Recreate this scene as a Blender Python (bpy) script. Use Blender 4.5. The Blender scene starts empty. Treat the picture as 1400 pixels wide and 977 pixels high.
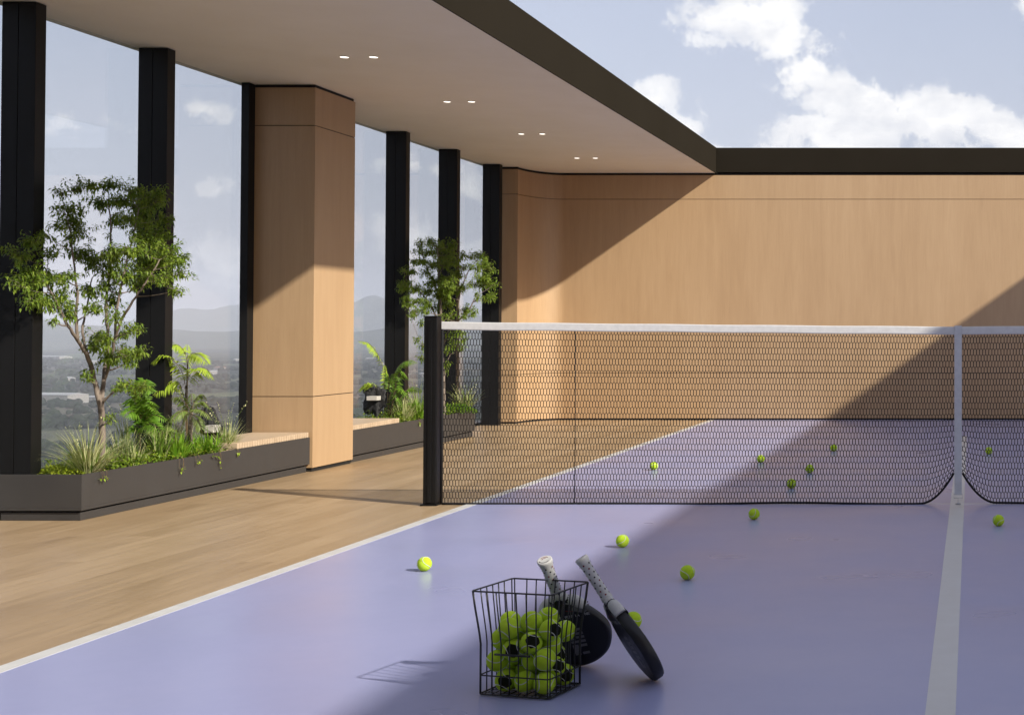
import bpy, bmesh, math, random
from mathutils import Vector, Matrix, noise as mnoise
R = math.radians
scene = bpy.context.scene
col = scene.collection
rnd = random.Random(7)

# ------------------------------------------------------------------ camera
F, VX, VY, PY, HC = 1900.0, 1328.0, 450.0, 417.0, 1.1
TH = math.atan((VY - PY) / F)
cam = bpy.data.cameras.new('camera')
cam.sensor_width = 36.0
cam.lens = F / 1400 * 36
cam.shift_x = (700 - VX) / 1400
cam.shift_y = (PY - 488.5) / 1400
cam.clip_start = 0.05
cam.clip_end = 60000
camo = bpy.data.objects.new('camera', cam)
camo.location = (0, 0, HC)
camo.rotation_euler = (math.pi / 2 + TH, 0, 0)
col.objects.link(camo)
scene.camera = camo

def at(px, py, Y=None, X=None):
    """point of the place seen at reference pixel (px,py) at depth Y (or on plane X)"""
    u = (px - VX) / F; v = (PY - py) / F
    c, s = math.cos(TH), math.sin(TH)
    dx, dy, dz = u, c - v * s, s + v * c
    t = X / dx if X is not None else Y / dy
    return Vector((dx * t, dy * t, HC + dz * t))

# ------------------------------------------------------------------ materials
class NT:
    def __init__(self, nt): self.nt = nt; self.n = nt.nodes; self.l = nt.links
    def new(self, t, **kw):
        n = self.n.new(t)
        for k, v in kw.items(): setattr(n, k, v)
        return n
    def link(self, a, b): self.l.new(a, b)
    def put(self, sock, v):
        if hasattr(v, 'is_output'): self.l.new(v, sock)
        else: sock.default_value = v
    def math(self, op, a, b=0.0, c=0.0, clamp=False):
        n = self.new('ShaderNodeMath', operation=op, use_clamp=clamp)
        self.put(n.inputs[0], a); self.put(n.inputs[1], b); self.put(n.inputs[2], c)
        return n.outputs[0]
    def mix(self, f, a, b):
        n = self.new('ShaderNodeMix', data_type='RGBA')
        self.put(n.inputs[0], f); self.put(n.inputs[6], a); self.put(n.inputs[7], b)
        return n.outputs[2]
    def noise(self, vec, scale, detail=4, rough=.5, dist=0.0):
        n = self.new('ShaderNodeTexNoise')
        if vec is not None: self.link(vec, n.inputs['Vector'])
        n.inputs['Scale'].default_value = scale; n.inputs['Detail'].default_value = detail
        n.inputs['Roughness'].default_value = rough; n.inputs['Distortion'].default_value = dist
        return n.outputs['Fac']
    def mapping(self, vec, scale=(1, 1, 1), loc=(0, 0, 0), rot=(0, 0, 0)):
        n = self.new('ShaderNodeMapping'); self.link(vec, n.inputs[0])
        n.inputs['Scale'].default_value = scale; n.inputs['Location'].default_value = loc
        n.inputs['Rotation'].default_value = rot
        return n.outputs[0]
    def ramp(self, f, stops):
        n = self.new('ShaderNodeValToRGB'); self.link(f, n.inputs[0])
        e = n.color_ramp.elements
        while len(e) < len(stops): e.new(0.5)
        for k, (p, c) in enumerate(stops):
            e[k].position = p; e[k].color = c if len(c) == 4 else (*c, 1)
        return n.outputs[0]
    def maprange(self, v, a, b, c=0.0, d=1.0, smooth=False):
        n = self.new('ShaderNodeMapRange'); 
        if smooth: n.interpolation_type = 'SMOOTHSTEP'
        self.put(n.inputs[0], v); self.put(n.inputs[1], a); self.put(n.inputs[2], b)
        self.put(n.inputs[3], c); self.put(n.inputs[4], d)
        return n.outputs[0]
    def bump(self, h, strength=.2, dist=.01):
        n = self.new('ShaderNodeBump'); self.link(h, n.inputs['Height'])
        n.inputs['Strength'].default_value = strength; n.inputs['Distance'].default_value = dist
        return n.outputs[0]

def mat(name, color=(.5, .5, .5), rough=.6, metal=0.0, spec=.5):
    m = bpy.data.materials.new(name); m.use_nodes = True
    t = NT(m.node_tree); p = t.n['Principled BSDF']
    p.inputs['Base Color'].default_value = (*color, 1)
    p.inputs['Roughness'].default_value = rough
    p.inputs['Metallic'].default_value = metal
    p.inputs['Specular IOR Level'].default_value = spec
    return m, t, p

def obco(t): return t.new('ShaderNodeTexCoord').outputs['Object']

def varied(name, c1, c2, rough=.6, scale=6, spec=.5, metal=0.0, bump=0.0, bscale=80, stretch=(1, 1, 1), rvar=.12):
    m, t, p = mat(name, c1, rough, metal, spec)
    v = t.mapping(obco(t), stretch)
    n = t.noise(v, scale, 6, .6)
    t.link(t.mix(t.maprange(n, .3, .7), (*c1, 1), (*c2, 1)), p.inputs['Base Color'])
    t.link(t.maprange(n, .2, .8, rough - rvar, rough + rvar), p.inputs['Roughness'])
    if bump:
        t.link(t.bump(t.noise(v, bscale, 3), bump, .004), p.inputs['Normal'])
    return m

def wood_panel(g=1.0):
    m, t, p = mat('oak veneer', rough=.42, spec=.4)
    v = obco(t)
    fine = t.noise(t.mapping(v, (1, 1, .035)), 95, 5, .62)
    mid = t.noise(t.mapping(v, (1, 1, .09)), 14, 5, .6, .6)
    big = t.noise(t.mapping(v, (1, 1, .16), (3, 1, 0)), 2.6, 3, .5, .4)
    f = t.math('ADD', t.math('MULTIPLY', fine, .35), t.math('ADD', t.math('MULTIPLY', mid, .4), t.math('MULTIPLY', big, .35)))
    c = t.ramp(f, [(.34, (.40, .262, .145)), (.53, (.447, .299, .167)), (.72, (.49, .335, .192))])
    # sparse darker pores
    pore = t.maprange(t.noise(t.mapping(v, (1, 1, .02), (7, 3, 1)), 260, 2, .5), .66, .76)
    c = t.mix(t.math('MULTIPLY', pore, .28), c, (.24, .13, .06, 1))
    if g != 1: c = t.mix(1 - g, c, (.10, .06, .03, 1))
    t.link(c, p.inputs['Base Color'])
    t.link(t.maprange(fine, .3, .7, .38, .52), p.inputs['Roughness'])
    t.link(t.bump(fine, .06, .003), p.inputs['Normal'])
    return m

def deck_wood():
    m, t, p = mat('oak floor boards', rough=.42, spec=.4)
    v = obco(t)
    # boards run along Y: brick rows along X axis of a rotated frame
    b = t.new('ShaderNodeTexBrick')
    t.link(t.mapping(v, (1, 1, 1), (0, 0, 0), (0, 0, math.pi / 2)), b.inputs['Vector'])
    b.offset = .37; b.offset_frequency = 2
    b.inputs['Scale'].default_value = 1
    b.inputs['Brick Width'].default_value = 2.2; b.inputs['Row Height'].default_value = .15
    b.inputs['Mortar Size'].default_value = .0012; b.inputs['Mortar Smooth'].default_value = .2
    b.inputs['Color1'].default_value = (0, 0, 0, 1); b.inputs['Color2'].default_value = (1, 1, 1, 1)
    b.inputs['Mortar'].default_value = (.5, .5, .5, 1); b.inputs['Bias'].default_value = 0
    tone = t.new('ShaderNodeSeparateColor'); t.link(b.outputs['Color'], tone.inputs[0])
    tv = tone.outputs[0]
    comb = t.new('ShaderNodeCombineXYZ'); t.put(comb.inputs[2], t.math('MULTIPLY', tv, 7.0))
    add = t.new('ShaderNodeVectorMath', operation='ADD'); t.link(v, add.inputs[0]); t.link(comb.outputs[0], add.inputs[1])
    g = t.noise(t.mapping(add.outputs[0], (1, .07, 1)), 22, 6, .62, .8)
    g2 = t.noise(t.mapping(add.outputs[0], (1, .22, 1)), 5, 4, .6, .7)
    f = t.math('ADD', t.math('MULTIPLY', g, .5), t.math('ADD', t.math('MULTIPLY', g2, .42), t.math('MULTIPLY', tv, .19)))
    c = t.ramp(f, [(.28, (.265, .178, .095)), (.5, (.343, .241, .138)), (.70, (.41, .297, .178))])
    c = t.mix(t.math('MULTIPLY', b.outputs['Fac'], .6), c, (.2, .13, .07, 1))
    t.link(c, p.inputs['Base Color'])
    t.link(t.maprange(g, .3, .7, .36, .5), p.inputs['Roughness'])
    t.link(t.bump(g, .05, .003), p.inputs['Normal'])
    return m

def court_paint():
    m, t, p = mat('lavender court coating', rough=.3, spec=.5)
    v = obco(t)
    a = t.noise(t.mapping(v, (1, .6, 1)), .7, 5, .6, .3)
    b = t.noise(v, 14, 5, .65)
    f = t.math('ADD', t.math('MULTIPLY', a, .7), t.math('MULTIPLY', b, .3))
    t.link(t.ramp(f, [(.32, (.295, .316, .515)), (.5, (.318, .336, .54)), (.68, (.345, .356, .556))]), p.inputs['Base Color'])
    scuff = t.noise(t.mapping(v, (.8, 1, 1), (0, 0, 0), (0, 0, .3)), 1.6, 3, .5)
    t.link(t.maprange(scuff, .3, .7, .27, .36), p.inputs['Roughness'])
    return m

def glass_mat():
    m = bpy.data.materials.new('clear glass'); m.use_nodes = True
    t = NT(m.node_tree); t.n.clear()
    out = t.new('ShaderNodeOutputMaterial')
    fr = t.new('ShaderNodeFresnel')
    bf = t.new('ShaderNodeNewGeometry').outputs['Backfacing']     # same index on both sides of the thin pane
    t.link(t.maprange(bf, 0, 1, 1.42, 1 / 1.42), fr.inputs[0])
    tr = t.new('ShaderNodeBsdfTransparent'); tr.inputs[0].default_value = (.915, .925, .935, 1)
    gl = t.new('ShaderNodeBsdfGlossy'); gl.inputs['Roughness'].default_value = .004
    mx = t.new('ShaderNodeMixShader')
    t.link(fr.outputs[0], mx.inputs[0]); t.link(tr.outputs[0], mx.inputs[1]); t.link(gl.outputs[0], mx.inputs[2])
    t.link(mx.outputs[0], out.inputs[0])
    return m

def leaf_mat(name, c1, c2, trans=.35, rough=.45):
    m, t, p = mat(name, c1, rough, 0, .35)
    geo = t.new('ShaderNodeNewGeometry')
    c = t.mix(geo.outputs['Random Per Island'], (*c1, 1), (*c2, 1))
    t.link(c, p.inputs['Base Color'])
    tl = t.new('ShaderNodeBsdfTranslucent'); t.link(t.mix(.5, c, (.22, .30, .03, 1)), tl.inputs[0])
    mx = t.new('ShaderNodeMixShader'); mx.inputs[0].default_value = trans
    out = t.n['Material Output']
    t.link(p.outputs[0], mx.inputs[1]); t.link(tl.outputs[0], mx.inputs[2]); t.link(mx.outputs[0], out.inputs[0])
    return m

def emit(name, c, s):
    m = bpy.data.materials.new(name); m.use_nodes = True
    t = NT(m.node_tree); t.n.clear()
    e = t.new('ShaderNodeEmission'); e.inputs[0].default_value = (*c, 1); e.inputs[1].default_value = s
    o = t.new('ShaderNodeOutputMaterial'); t.link(e.outputs[0], o.inputs[0])
    return m

def striped_blade():
    # variegated blades: cream margin given by a face attribute-free trick of real geometry (two materials); this is the cream
    return leaf_mat('cream blade edge', (.55, .55, .26), (.66, .64, .36), .25)

M = dict(
    veneer=wood_panel(), veneer2=wood_panel(.94), deck=deck_wood(), court=court_paint(), glass=glass_mat(),
    line=varied('white line paint', (.53, .53, .515), (.60, .60, .585), .45, 9),
    metal=varied('black anodised metal', (.006, .006, .0062), (.0085, .0083, .0083), .45, 3, .22, 0, 0, 80, (1, 1, .2)),
    bronze=varied('dark bronze metal', (.021, .0175, .0125), (.024, .020, .0145), .6, .8, 0.0),
    gap=mat('shadow gap', (.006, .0055, .005), .8)[0],
    plaster=varied('off white plaster', (.80, .755, .62), (.84, .80, .67), .85, 2.2, .2, 0, .12, 160),
    planter=varied('grey powder coated steel', (.042, .0395, .038), (.048, .045, .043), .5, 4, .4),
    soil=varied('dark soil', (.025, .017, .011), (.055, .038, .025), .95, 25, .2, 0, .8, 40),
    slat=varied('pale timber slat', (.44, .33, .22), (.55, .43, .30), .5, 10, .4, 0, 0, 80, (.2, 1.4, 1)),
    bark=varied('grey brown bark', (.13, .10, .078), (.27, .225, .185), .85, 35, .2, 0, .7, 60, (1, 1, .35)),
    rock=varied('dark rough rock', (.012, .012, .013), (.05, .05, .052), .8, 14, .3, 0, .9, 22),
    stone=varied('pale cut stone', (.46, .44, .40), (.56, .53, .48), .7, 30, .3),
    net=mat('black net cord', (.007, .007, .008), .7, 0, .3)[0],
    tape=varied('white net tape', (.56, .56, .55), (.64, .64, .63), .7, 30, .2),
    strap=varied('grey white webbing', (.50, .51, .52), (.58, .59, .6), .75, 40, .2),
    steel=mat('brushed steel', (.45, .45, .46), .3, 1.0)[0],
    wire=varied('black coated wire', (.006, .006, .007), (.011, .011, .012), .4, 30, .5),
    felt=None,
    white_grip=varied('white grip wrap', (.45, .45, .43), (.53, .53, .51), .6, 30, .3),
    red=mat('dark red print', (.16, .012, .02), .6)[0],
    black_dot=mat('black print', (.01, .01, .012), .6)[0],
    carbon=varied('matt black carbon', (.0055, .0055, .007), (.011, .011, .013), .42, 40, .4),
    grey_print=mat('dark grey print', (.17, .165, .16), .5)[0],
    pale_print=mat('pale grey print', (.5, .48, .47), .5)[0],
    leaf1=leaf_mat('tree leaf', (.10, .19, .020), (.28, .37, .050), .38),
    leaf2=leaf_mat('small tree leaf', (.115, .21, .020), (.28, .37, .05), .42),
    fern=leaf_mat('bright fern leaf', (.30, .44, .030), (.42, .54, .06), .28),
    fern_dark=leaf_mat('green fern leaf', (.10, .23, .018), (.19, .34, .035), .4),
    fern_olive=leaf_mat('olive fern leaf', (.13, .20, .035), (.25, .32, .09), .35),
    blade=leaf_mat('green blade', (.09, .18, .02), (.22, .31, .05), .35),
    blade_bright=leaf_mat('bright green blade', (.15, .34, .02), (.28, .47, .045), .4),
    blade_dark=leaf_mat('dusky blade', (.09, .13, .04), (.19, .23, .10), .3),
    cream=striped_blade(),
    cover=leaf_mat('low cover leaf', (.10, .20, .014), (.28, .36, .03), .35),
    lime=leaf_mat('lime cover leaf', (.26, .36, .018), (.42, .48, .05), .35),
    stem=varied('brown stem', (.10, .065, .035), (.17, .12, .06), .8, 40, .2),
    lamp=emit('lit downlight lens', (1.0, .93, .84), 2.0),
)
def felt_mat():
    m, t, p = mat('yellow green felt', rough=.95, spec=.1)
    v = obco(t)
    n = t.noise(v, 260, 4, .7); n2 = t.noise(v, 40, 3)
    t.link(t.mix(t.maprange(n2, .3, .7), (.38, .56, .022, 1), (.48, .66, .045, 1)), p.inputs['Base Color'])
    p.inputs['Sheen Weight'].default_value = .35
    p.inputs['Sheen Tint'].default_value = (.7, .9, .2, 1)
    t.link(t.bump(n, .55, .002), p.inputs['Normal'])
    return m
M['felt'] = felt_mat()
M['seam'] = mat('pale seam rubber', (.55, .56, .50), .7)[0]
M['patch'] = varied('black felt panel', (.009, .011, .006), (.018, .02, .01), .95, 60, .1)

# ------------------------------------------------------------------ mesh helpers
class MB:
    def __init__(self): self.v = []; self.f = []; self.m = []; self.s = []
    def face(self, idx, m=0, s=False): self.f.append(idx); self.m.append(m); self.s.append(s)
    def quad(self, a, b, c, d, m=0, s=False):
        n = len(self.v); self.v += [a, b, c, d]; self.face((n, n + 1, n + 2, n + 3), m, s)
    def box(self, x0, x1, y0, y1, z0, z1, b=0.0, m=0, T=None):
        """box with chamfered edges of width b"""
        bm = bmesh.new()
        bmesh.ops.create_cube(bm, size=1)
        for w in bm.verts:
            w.co = Vector(((x0 + x1) / 2 + w.co.x * (x1 - x0), (y0 + y1) / 2 + w.co.y * (y1 - y0), (z0 + z1) / 2 + w.co.z * (z1 - z0)))
        if b: bmesh.ops.bevel(bm, geom=bm.edges[:], offset=b, segments=2, profile=.6, affect='EDGES')
        self.add_bm(bm, m, T); bm.free()
    def add_bm(self, bm, m=0, T=None, smooth=False):
        n = len(self.v); bm.verts.index_update()
        for w in bm.verts: self.v.append(tuple(T @ w.co) if T else tuple(w.co))
        for fc in bm.faces: self.face(tuple(n + w.index for w in fc.verts), m, smooth)
    def tube(self, pts, rad, n=8, m=0, cap=True, closed=False):
        pts = [Vector(p) for p in pts]
        if not isinstance(rad, (list, tuple)): rad = [rad] * len(pts)
        base = len(self.v); k = len(pts); up = None
        for i, p in enumerate(pts):
            a = pts[(i - 1) % k] if (closed or i > 0) else p
            b = pts[(i + 1) % k] if (closed or i < k - 1) else p
            d = (b - a)
            d = d.normalized() if d.length > 1e-9 else Vector((0, 0, 1))
            if up is None:
                up = Vector((0, 0, 1)) if abs(d.z) < .9 else Vector((1, 0, 0))
            x = d.cross(up)
            if x.length < 1e-6: x = d.cross(Vector((.3, 1, .2)))
            x.normalize(); y = x.cross(d).normalized(); up = y
            for j in range(n):
                t = 2 * math.pi * j / n
                q = p + (x * math.cos(t) + y * math.sin(t)) * rad[i]
                self.v.append(tuple(q))
        for i in range(k if closed else k - 1):
            i2 = (i + 1) % k
            for j in range(n):
                j2 = (j + 1) % n
                self.face((base + i * n + j, base + i * n + j2, base + i2 * n + j2, base + i2 * n + j), m, True)
        if cap and not closed:
            self.face(tuple(base + j for j in reversed(range(n))), m)
            self.face(tuple(base + (k - 1) * n + j for j in range(n)), m)
    def sphere(self, c, r, u=24, w=14, m=0, sc=(1, 1, 1), fn=None):
        base = len(self.v); c = Vector(c)
        self.v.append(tuple(c + Vector((0, 0, r * sc[2]))))
        for i in range(1, w):
            a = math.pi * i / w
            for j in range(u):
                t = 2 * math.pi * j / u
                d = Vector((math.sin(a) * math.cos(t), math.sin(a) * math.sin(t), math.cos(a)))
                q = fn(d) if fn else 1.0
                self.v.append((c.x + d.x * r * sc[0] * q, c.y + d.y * r * sc[1] * q, c.z + d.z * r * sc[2] * q))
        self.v.append(tuple(c - Vector((0, 0, r * sc[2])))); last = len(self.v) - 1
        for j in range(u):
            self.face((base, base + 1 + j, base + 1 + (j + 1) % u), m, True)
            self.face((last, base + 1 + (w - 2) * u + (j + 1) % u, base + 1 + (w - 2) * u + j), m, True)
        for i in range(w - 2):
            for j in range(u):
                a = base + 1 + i * u + j; b = base + 1 + i * u + (j + 1) % u
                self.face((a, a + u, b + u, b), m, True)
    def build(self, name, mats, parent=None, origin=None, M_=None):
        me = bpy.data.meshes.new(name)
        o3 = Vector(origin) if origin is not None else Vector((0, 0, 0))
        vs = [(v[0] - o3.x, v[1] - o3.y, v[2] - o3.z) for v in self.v] if origin is not None else self.v
        me.from_pydata(vs, [], self.f)
        if not isinstance(mats, (list, tuple)): mats = [mats]
        for m in mats: me.materials.append(m)
        me.polygons.foreach_set('material_index', self.m)
        me.polygons.foreach_set('use_smooth', self.s)
        me.update()
        o = bpy.data.objects.new(name, me); col.objects.link(o)
        if parent: o.parent = parent
        elif origin is not None: o.location = o3
        return o

def tag(o, label=None, cat=None, group=None, kind=None):
    if label: o['label'] = label
    if cat: o['category'] = cat
    if group: o['group'] = group
    if kind: o['kind'] = kind
    return o
def thing(name, loc, label, cat, group=None, rz=0):
    o = bpy.data.objects.new(name, None); col.objects.link(o)
    o.location = loc; o.rotation_euler = (0, 0, rz); o.empty_display_size = .1
    return tag(o, label, cat, group)
def boxobj(name, dims, m, parent=None, b=0.0, off=(0, 0, 0)):
    k = MB(); k.box(*[d - off[i // 2] for i, d in enumerate(dims)], b)
    return k.build(name, m, parent)

# ------------------------------------------------------------------ sky, sun
SUN = Vector((1.41, -.74, 1.0))
EL = math.asin(SUN.normalized().z)
w = bpy.data.worlds.new('World'); scene.world = w; w.use_nodes = True
t = NT(w.node_tree); t.n.clear()
wo = t.new('ShaderNodeOutputWorld'); bg = t.new('ShaderNodeBackground')
sky = t.new('ShaderNodeTexSky'); sky.sky_type = 'NISHITA'; sky.sun_disc = False
sky.sun_elevation = EL
sky.sun_rotation = math.atan2(SUN.x, SUN.y)
sky.air_density = 1.0; sky.dust_density = 2.0; sky.ozone_density = 1.5; sky.altitude = 100
tc = t.new('ShaderNodeTexCoord').outputs['Generated']
sx = t.new('ShaderNodeSeparateXYZ'); t.link(tc, sx.inputs[0])
ysafe = t.math('MAXIMUM', sx.outputs[1], .05)
su = t.math('DIVIDE', sx.outputs[0], ysafe); sv = t.math('DIVIDE', sx.outputs[2], ysafe)
# cloud masses as soft ellipses over the direction plane (du = x/y, dv = z/y), broken up by noise
comb = t.new('ShaderNodeCombineXYZ'); t.link(su, comb.inputs[0]); t.link(sv, comb.inputs[1])
wob = t.new('ShaderNodeTexNoise'); wob.inputs['Scale'].default_value = 16; wob.inputs['Detail'].default_value = 8; t.link(comb.outputs[0], wob.inputs['Vector'])
wsub = t.new('ShaderNodeVectorMath', operation='SUBTRACT'); t.link(wob.outputs['Color'], wsub.inputs[0]); wsub.inputs[1].default_value = (.5, .5, .5)
wmul = t.new('ShaderNodeVectorMath', operation='SCALE'); t.link(wsub.outputs[0], wmul.inputs[0]); wmul.inputs['Scale'].default_value = .055
wadd = t.new('ShaderNodeVectorMath', operation='ADD'); t.link(comb.outputs[0], wadd.inputs[0]); t.link(wmul.outputs[0], wadd.inputs[1])
sw = t.new('ShaderNodeSeparateXYZ'); t.link(wadd.outputs[0], sw.inputs[0])
CL = [(985, 22, 70, 34, 1), (1060, 28, 70, 55, 1), (1100, 85, 60, 46, 1.2), (1140, 122, 65, 44, 1.3), (1190, 155, 100, 55, 1.35), (1275, 160, 95, 62, 1.3), (1120, 180, 100, 36, 1.1),
      (1350, 168, 70, 40, 1.2), (1395, 188, 60, 42, 1.2), (880, 130, 56, 34, .8), (925, 170, 40, 34, .8), (982, 192, 26, 16, .8), (1408, 8, 34, 28, .9), (950, 60, 30, 18, .35),
      (275, 160, 38, 17, .62), (293, 262, 38, 12, .55), (300, 370, 85, 38, .7), (100, 172, 60, 18, .30), (120, 400, 120, 50, .38), (578, 240, 60, 16, .62), (640, 256, 40, 12, .5),
      (575, 345, 110, 40, .6), (660, 370, 80, 30, .45), (1520, 190, 130, 70, .9), (1700, 200, 240, 90, .8), (700, -160, 160, 60, .7), (1150, -260, 260, 80, .7), (400, -100, 120, 50, .5)]
acc = None
for (px, py, rx, ry, s) in CL:
    a = t.math('MULTIPLY', t.math('SUBTRACT', sw.outputs[0], (px - VX) / F), F / rx)
    b = t.math('MULTIPLY', t.math('SUBTRACT', sw.outputs[1], (VY - py) / F), F / ry)
    d2 = t.math('ADD', t.math('MULTIPLY', a, a), t.math('MULTIPLY', b, b))
    e = t.math('MULTIPLY', t.math('SUBTRACT', 1.0, t.math('SQRT', d2)), s)
    acc = e if acc is None else t.math('MAXIMUM', acc, e)
cn = t.new('ShaderNodeTexNoise'); cn.inputs['Scale'].default_value = 30; cn.inputs['Detail'].default_value = 12; cn.inputs['Roughness'].default_value = .62; cn.inputs['Distortion'].default_value = .25
t.link(comb.outputs[0], cn.inputs['Vector'])
cn2 = t.noise(t.mapping(comb.outputs[0], (1, 1.5, 1), (.013, -.012, 0)), 22, 8, .6)
body = t.math('ADD', t.math('MAXIMUM', acc, -1.0), t.math('MULTIPLY', t.math('SUBTRACT', cn.outputs['Fac'], .5), 2.6))
body = t.math('ADD', body, t.math('MULTIPLY', t.math('SUBTRACT', t.noise(comb.outputs[0], 95, 10, .68, .3), .5), 1.3))
front = t.maprange(sx.outputs[1], .05, .2)
dens = t.math('MULTIPLY', t.maprange(body, -.02, .46, 0, 1, True), front)
dens = t.math('MULTIPLY', dens, t.maprange(acc, .15, .6, .62, 1.0))
shade = t.maprange(cn2, .38, .62)
ccol = t.mix(shade, (7.3, 7.4, 7.7, 1), (9.7, 9.6, 9.4, 1))
# thin high veil over the blue
veil = t.noise(tc, 2.2, 4, .55)
base = t.mix(t.maprange(veil, .3, .7, .52, .66), sky.outputs[0], (5.75, 5.95, 7.2, 1))
horiz = t.maprange(sx.outputs[2], 0.0, .22, .75, 0.0)
base = t.mix(horiz, base, (4.9, 5.1, 5.9, 1))
skyc = t.mix(dens, base, ccol)
t.link(skyc, bg.inputs[0]); bg.inputs[1].default_value = .090
t.link(bg.outputs[0], wo.inputs[0])

sl = bpy.data.lights.new('sun', 'SUN'); sl.energy = 5.0; sl.angle = R(1.15); sl.color = (1.0, .93, .82)
so = bpy.data.objects.new('sun', sl); col.objects.link(so)
so.rotation_euler = (-SUN).to_track_quat('-Z', 'Y').to_euler(); so.location = (8, -4, 9)

# ------------------------------------------------------------------ room: floor, court, walls, roof
YW, YN = 16.88, -4.0          # far wall, near end
XL, XG, XR = -5.95, -5.62, 4.95
XS = -5.70; YO = .8
ROOF = 3.0; OPL, OPR = -3.10, 2.86
fl = MB(); fl.box(XL, XR, YN, YW + .35, -.35, 0); tag(fl.build('deck_floor', M['deck']), 'pale timber deck beside the court', kind='structure')
ct = MB(); ct.box(-3.10, 3.00, -3.5, YW - .004, .0005, .004); tag(ct.build('court_floor', M['court']), 'lavender court surface', kind='structure')
ln = MB()
ln.box(-3.165, -3.10, -3.5, YW - .004,   .0005, .0050)
ln.box(3.0, 3.065, -3.5, YW - .004,   .0005, .0050)
ln.box(-.132, -.045, -3.5, 14.30, .0035, .0050)
tag(ln.build('court_line', M['line']), 'white painted court lines', kind='structure')
nl = MB(); nl.box(-3.10, -.132, 8.745, 8.775, .0035, .0049); nl.box(-.045, 3.0, 8.745, 8.775, .0035, .0049)
tag(nl.build('court_line', M['line']), 'thin pale line under the net', kind='structure')

def ribbon(mb, path, z0, z1, off=0.0, thick=.015, m=0, smooth_from=None):
    """upright strip following path (room side on the right hand of travel)"""
    P = [Vector((p[0], p[1], 0)) for p in path]
    nrm = []
    for i in range(len(P)):
        a = P[max(i - 1, 0)]; b = P[min(i + 1, len(P) - 1)]
        d = (b - a).normalized(); nrm.append(Vector((d.y, -d.x, 0)))
    fr = [P[i] + nrm[i] * off for i in range(len(P))]
    bk = [P[i] + nrm[i] * (off - thick) for i in range(len(P))]
    for i in range(len(P) - 1):
        a, b, c, d = fr[i], fr[i + 1], bk[i + 1], bk[i]
        sm = smooth_from is not None and smooth_from <= i
        mb.quad((a.x, a.y, z0), (b.x, b.y, z0), (b.x, b.y, z1), (a.x, a.y, z1), m)
        mb.quad((a.x, a.y, z1), (b.x, b.y, z1), (c.x, c.y, z1), (d.x, d.y, z1), m)
        mb.quad((a.x, a.y, z0), (d.x, d.y, z0), (c.x, c.y, z0), (b.x, b.y, z0), m)
    for k in (0, len(P) - 1):
        a, d = fr[k], bk[k]
        mb.quad((a.x, a.y, z0), (a.x, a.y, z1), (d.x, d.y, z1), (d.x, d.y, z0), m)
curve = [(-5.495, 16.23), (-5.305, 16.23), (-5.3045, 16.2305)]
for i in range(1, 25):
    a = math.pi / 2 * i / 24
    curve.append((-5.305 + .36 * (1 - math.cos(a)), 16.2305 + .65 * math.sin(a)))
curve += [(-2.0, YW), (1.0, YW), (XR - .3, YW)]
wall = thing('wood_wall', (0, YW, 0), 'oak veneered wall across the far end with thin dark joints', 'wall')
def wallpart(name, bands, m, off, thick):
    k = MB()
    for (a, b) in bands: ribbon(k, [(x, y - YW) for x, y in curve], a, b, off, thick)
    o = k.build(name, m, wall)
    return o
wallpart('panel', [(.022, .567), (.573, 2.677), (2.683, 2.972)], M['veneer'], 0, .014)
wallpart('backing', [(0.0, 2.998)], M['gap'], -.0145, .02)
core = MB(); core.box(-4.85, XR, .05, .34, 0, 2.996); core.box(-5.495, -5.34, -.62, .34, 0, 2.996); core.box(-5.34, -4.85, .05, .34, 0, 2.996)
core.build('core', M['gap'], wall)
nw = thing('wood_wall', (0, YN, 0), 'unseen timber wall added behind the viewer to hold back sky light', 'wall')
k = MB(); k.box(XL, XR, -.2, 0, 0, 3.0); k.build('panel', M['veneer'], nw)  # unseen wall, added so less sky light enters from the near end

roof = thing('roof_canopy', (-4.5, 6, ROOF), 'pale plastered canopy over the planted side with dark fascia', 'canopy')
k = MB(); k.box(XS, OPL - .012, YN, YW + .35, ROOF, ROOF + .28); k.build('soffit', M['plaster'], roof, (-4.5, 6, ROOF))
k = MB(); k.box(OPL - .010, OPL, YO, YW - .004, ROOF - .006, ROOF + .306, .002); k.build('fascia', M['bronze'], roof, (-4.5, 6, ROOF))
k = MB(); k.box(XS, OPL - .012, YN, YW + .35, ROOF + .283, ROOF + .302); k.build('roof_deck', M['bronze'], roof, (-4.5, 6, ROOF))
beam = boxobj('roof_beam', (OPL + .002, OPR - .002, YW - .02, YW + .34, ROOF + .006, ROOF + .304), M['bronze'], None, .002)
tag(beam, 'dark bronze beam running along the top of the far oak wall', 'beam')
roof2 = thing('roof_canopy', (3.9, 6, ROOF), 'plastered canopy over the right side, outside the picture', 'canopy')
k = MB(); k.box(OPR + .012, XR, YN, YW + .35, ROOF, ROOF + .30); k.build('soffit', M['plaster'], roof2, (3.9, 6, ROOF))
k = MB(); k.box(OPR, OPR + .010, YO, YW - .004, ROOF - .006, ROOF + .306, .002); k.build('fascia', M['bronze'], roof2, (3.9, 6, ROOF))

sky_cut_roof = thing('roof_canopy', (0, -1.5, ROOF), 'unseen plastered canopy added behind the viewer to cut sky light', 'canopy')
k = MB(); k.box(OPL - .008, OPR + .008, YN, YO - .012, ROOF, ROOF + .30); k.build('soffit', M['plaster'], sky_cut_roof, (0, -1.5, ROOF))  # added roof out of view, narrows the opening to lower ambient sky light
k = MB(); k.box(OPL + .002, OPR - .002, YO - .010, YO, ROOF - .006, ROOF + .306, .002); k.build('fascia', M['bronze'], sky_cut_roof, (0, -1.5, ROOF))
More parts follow.
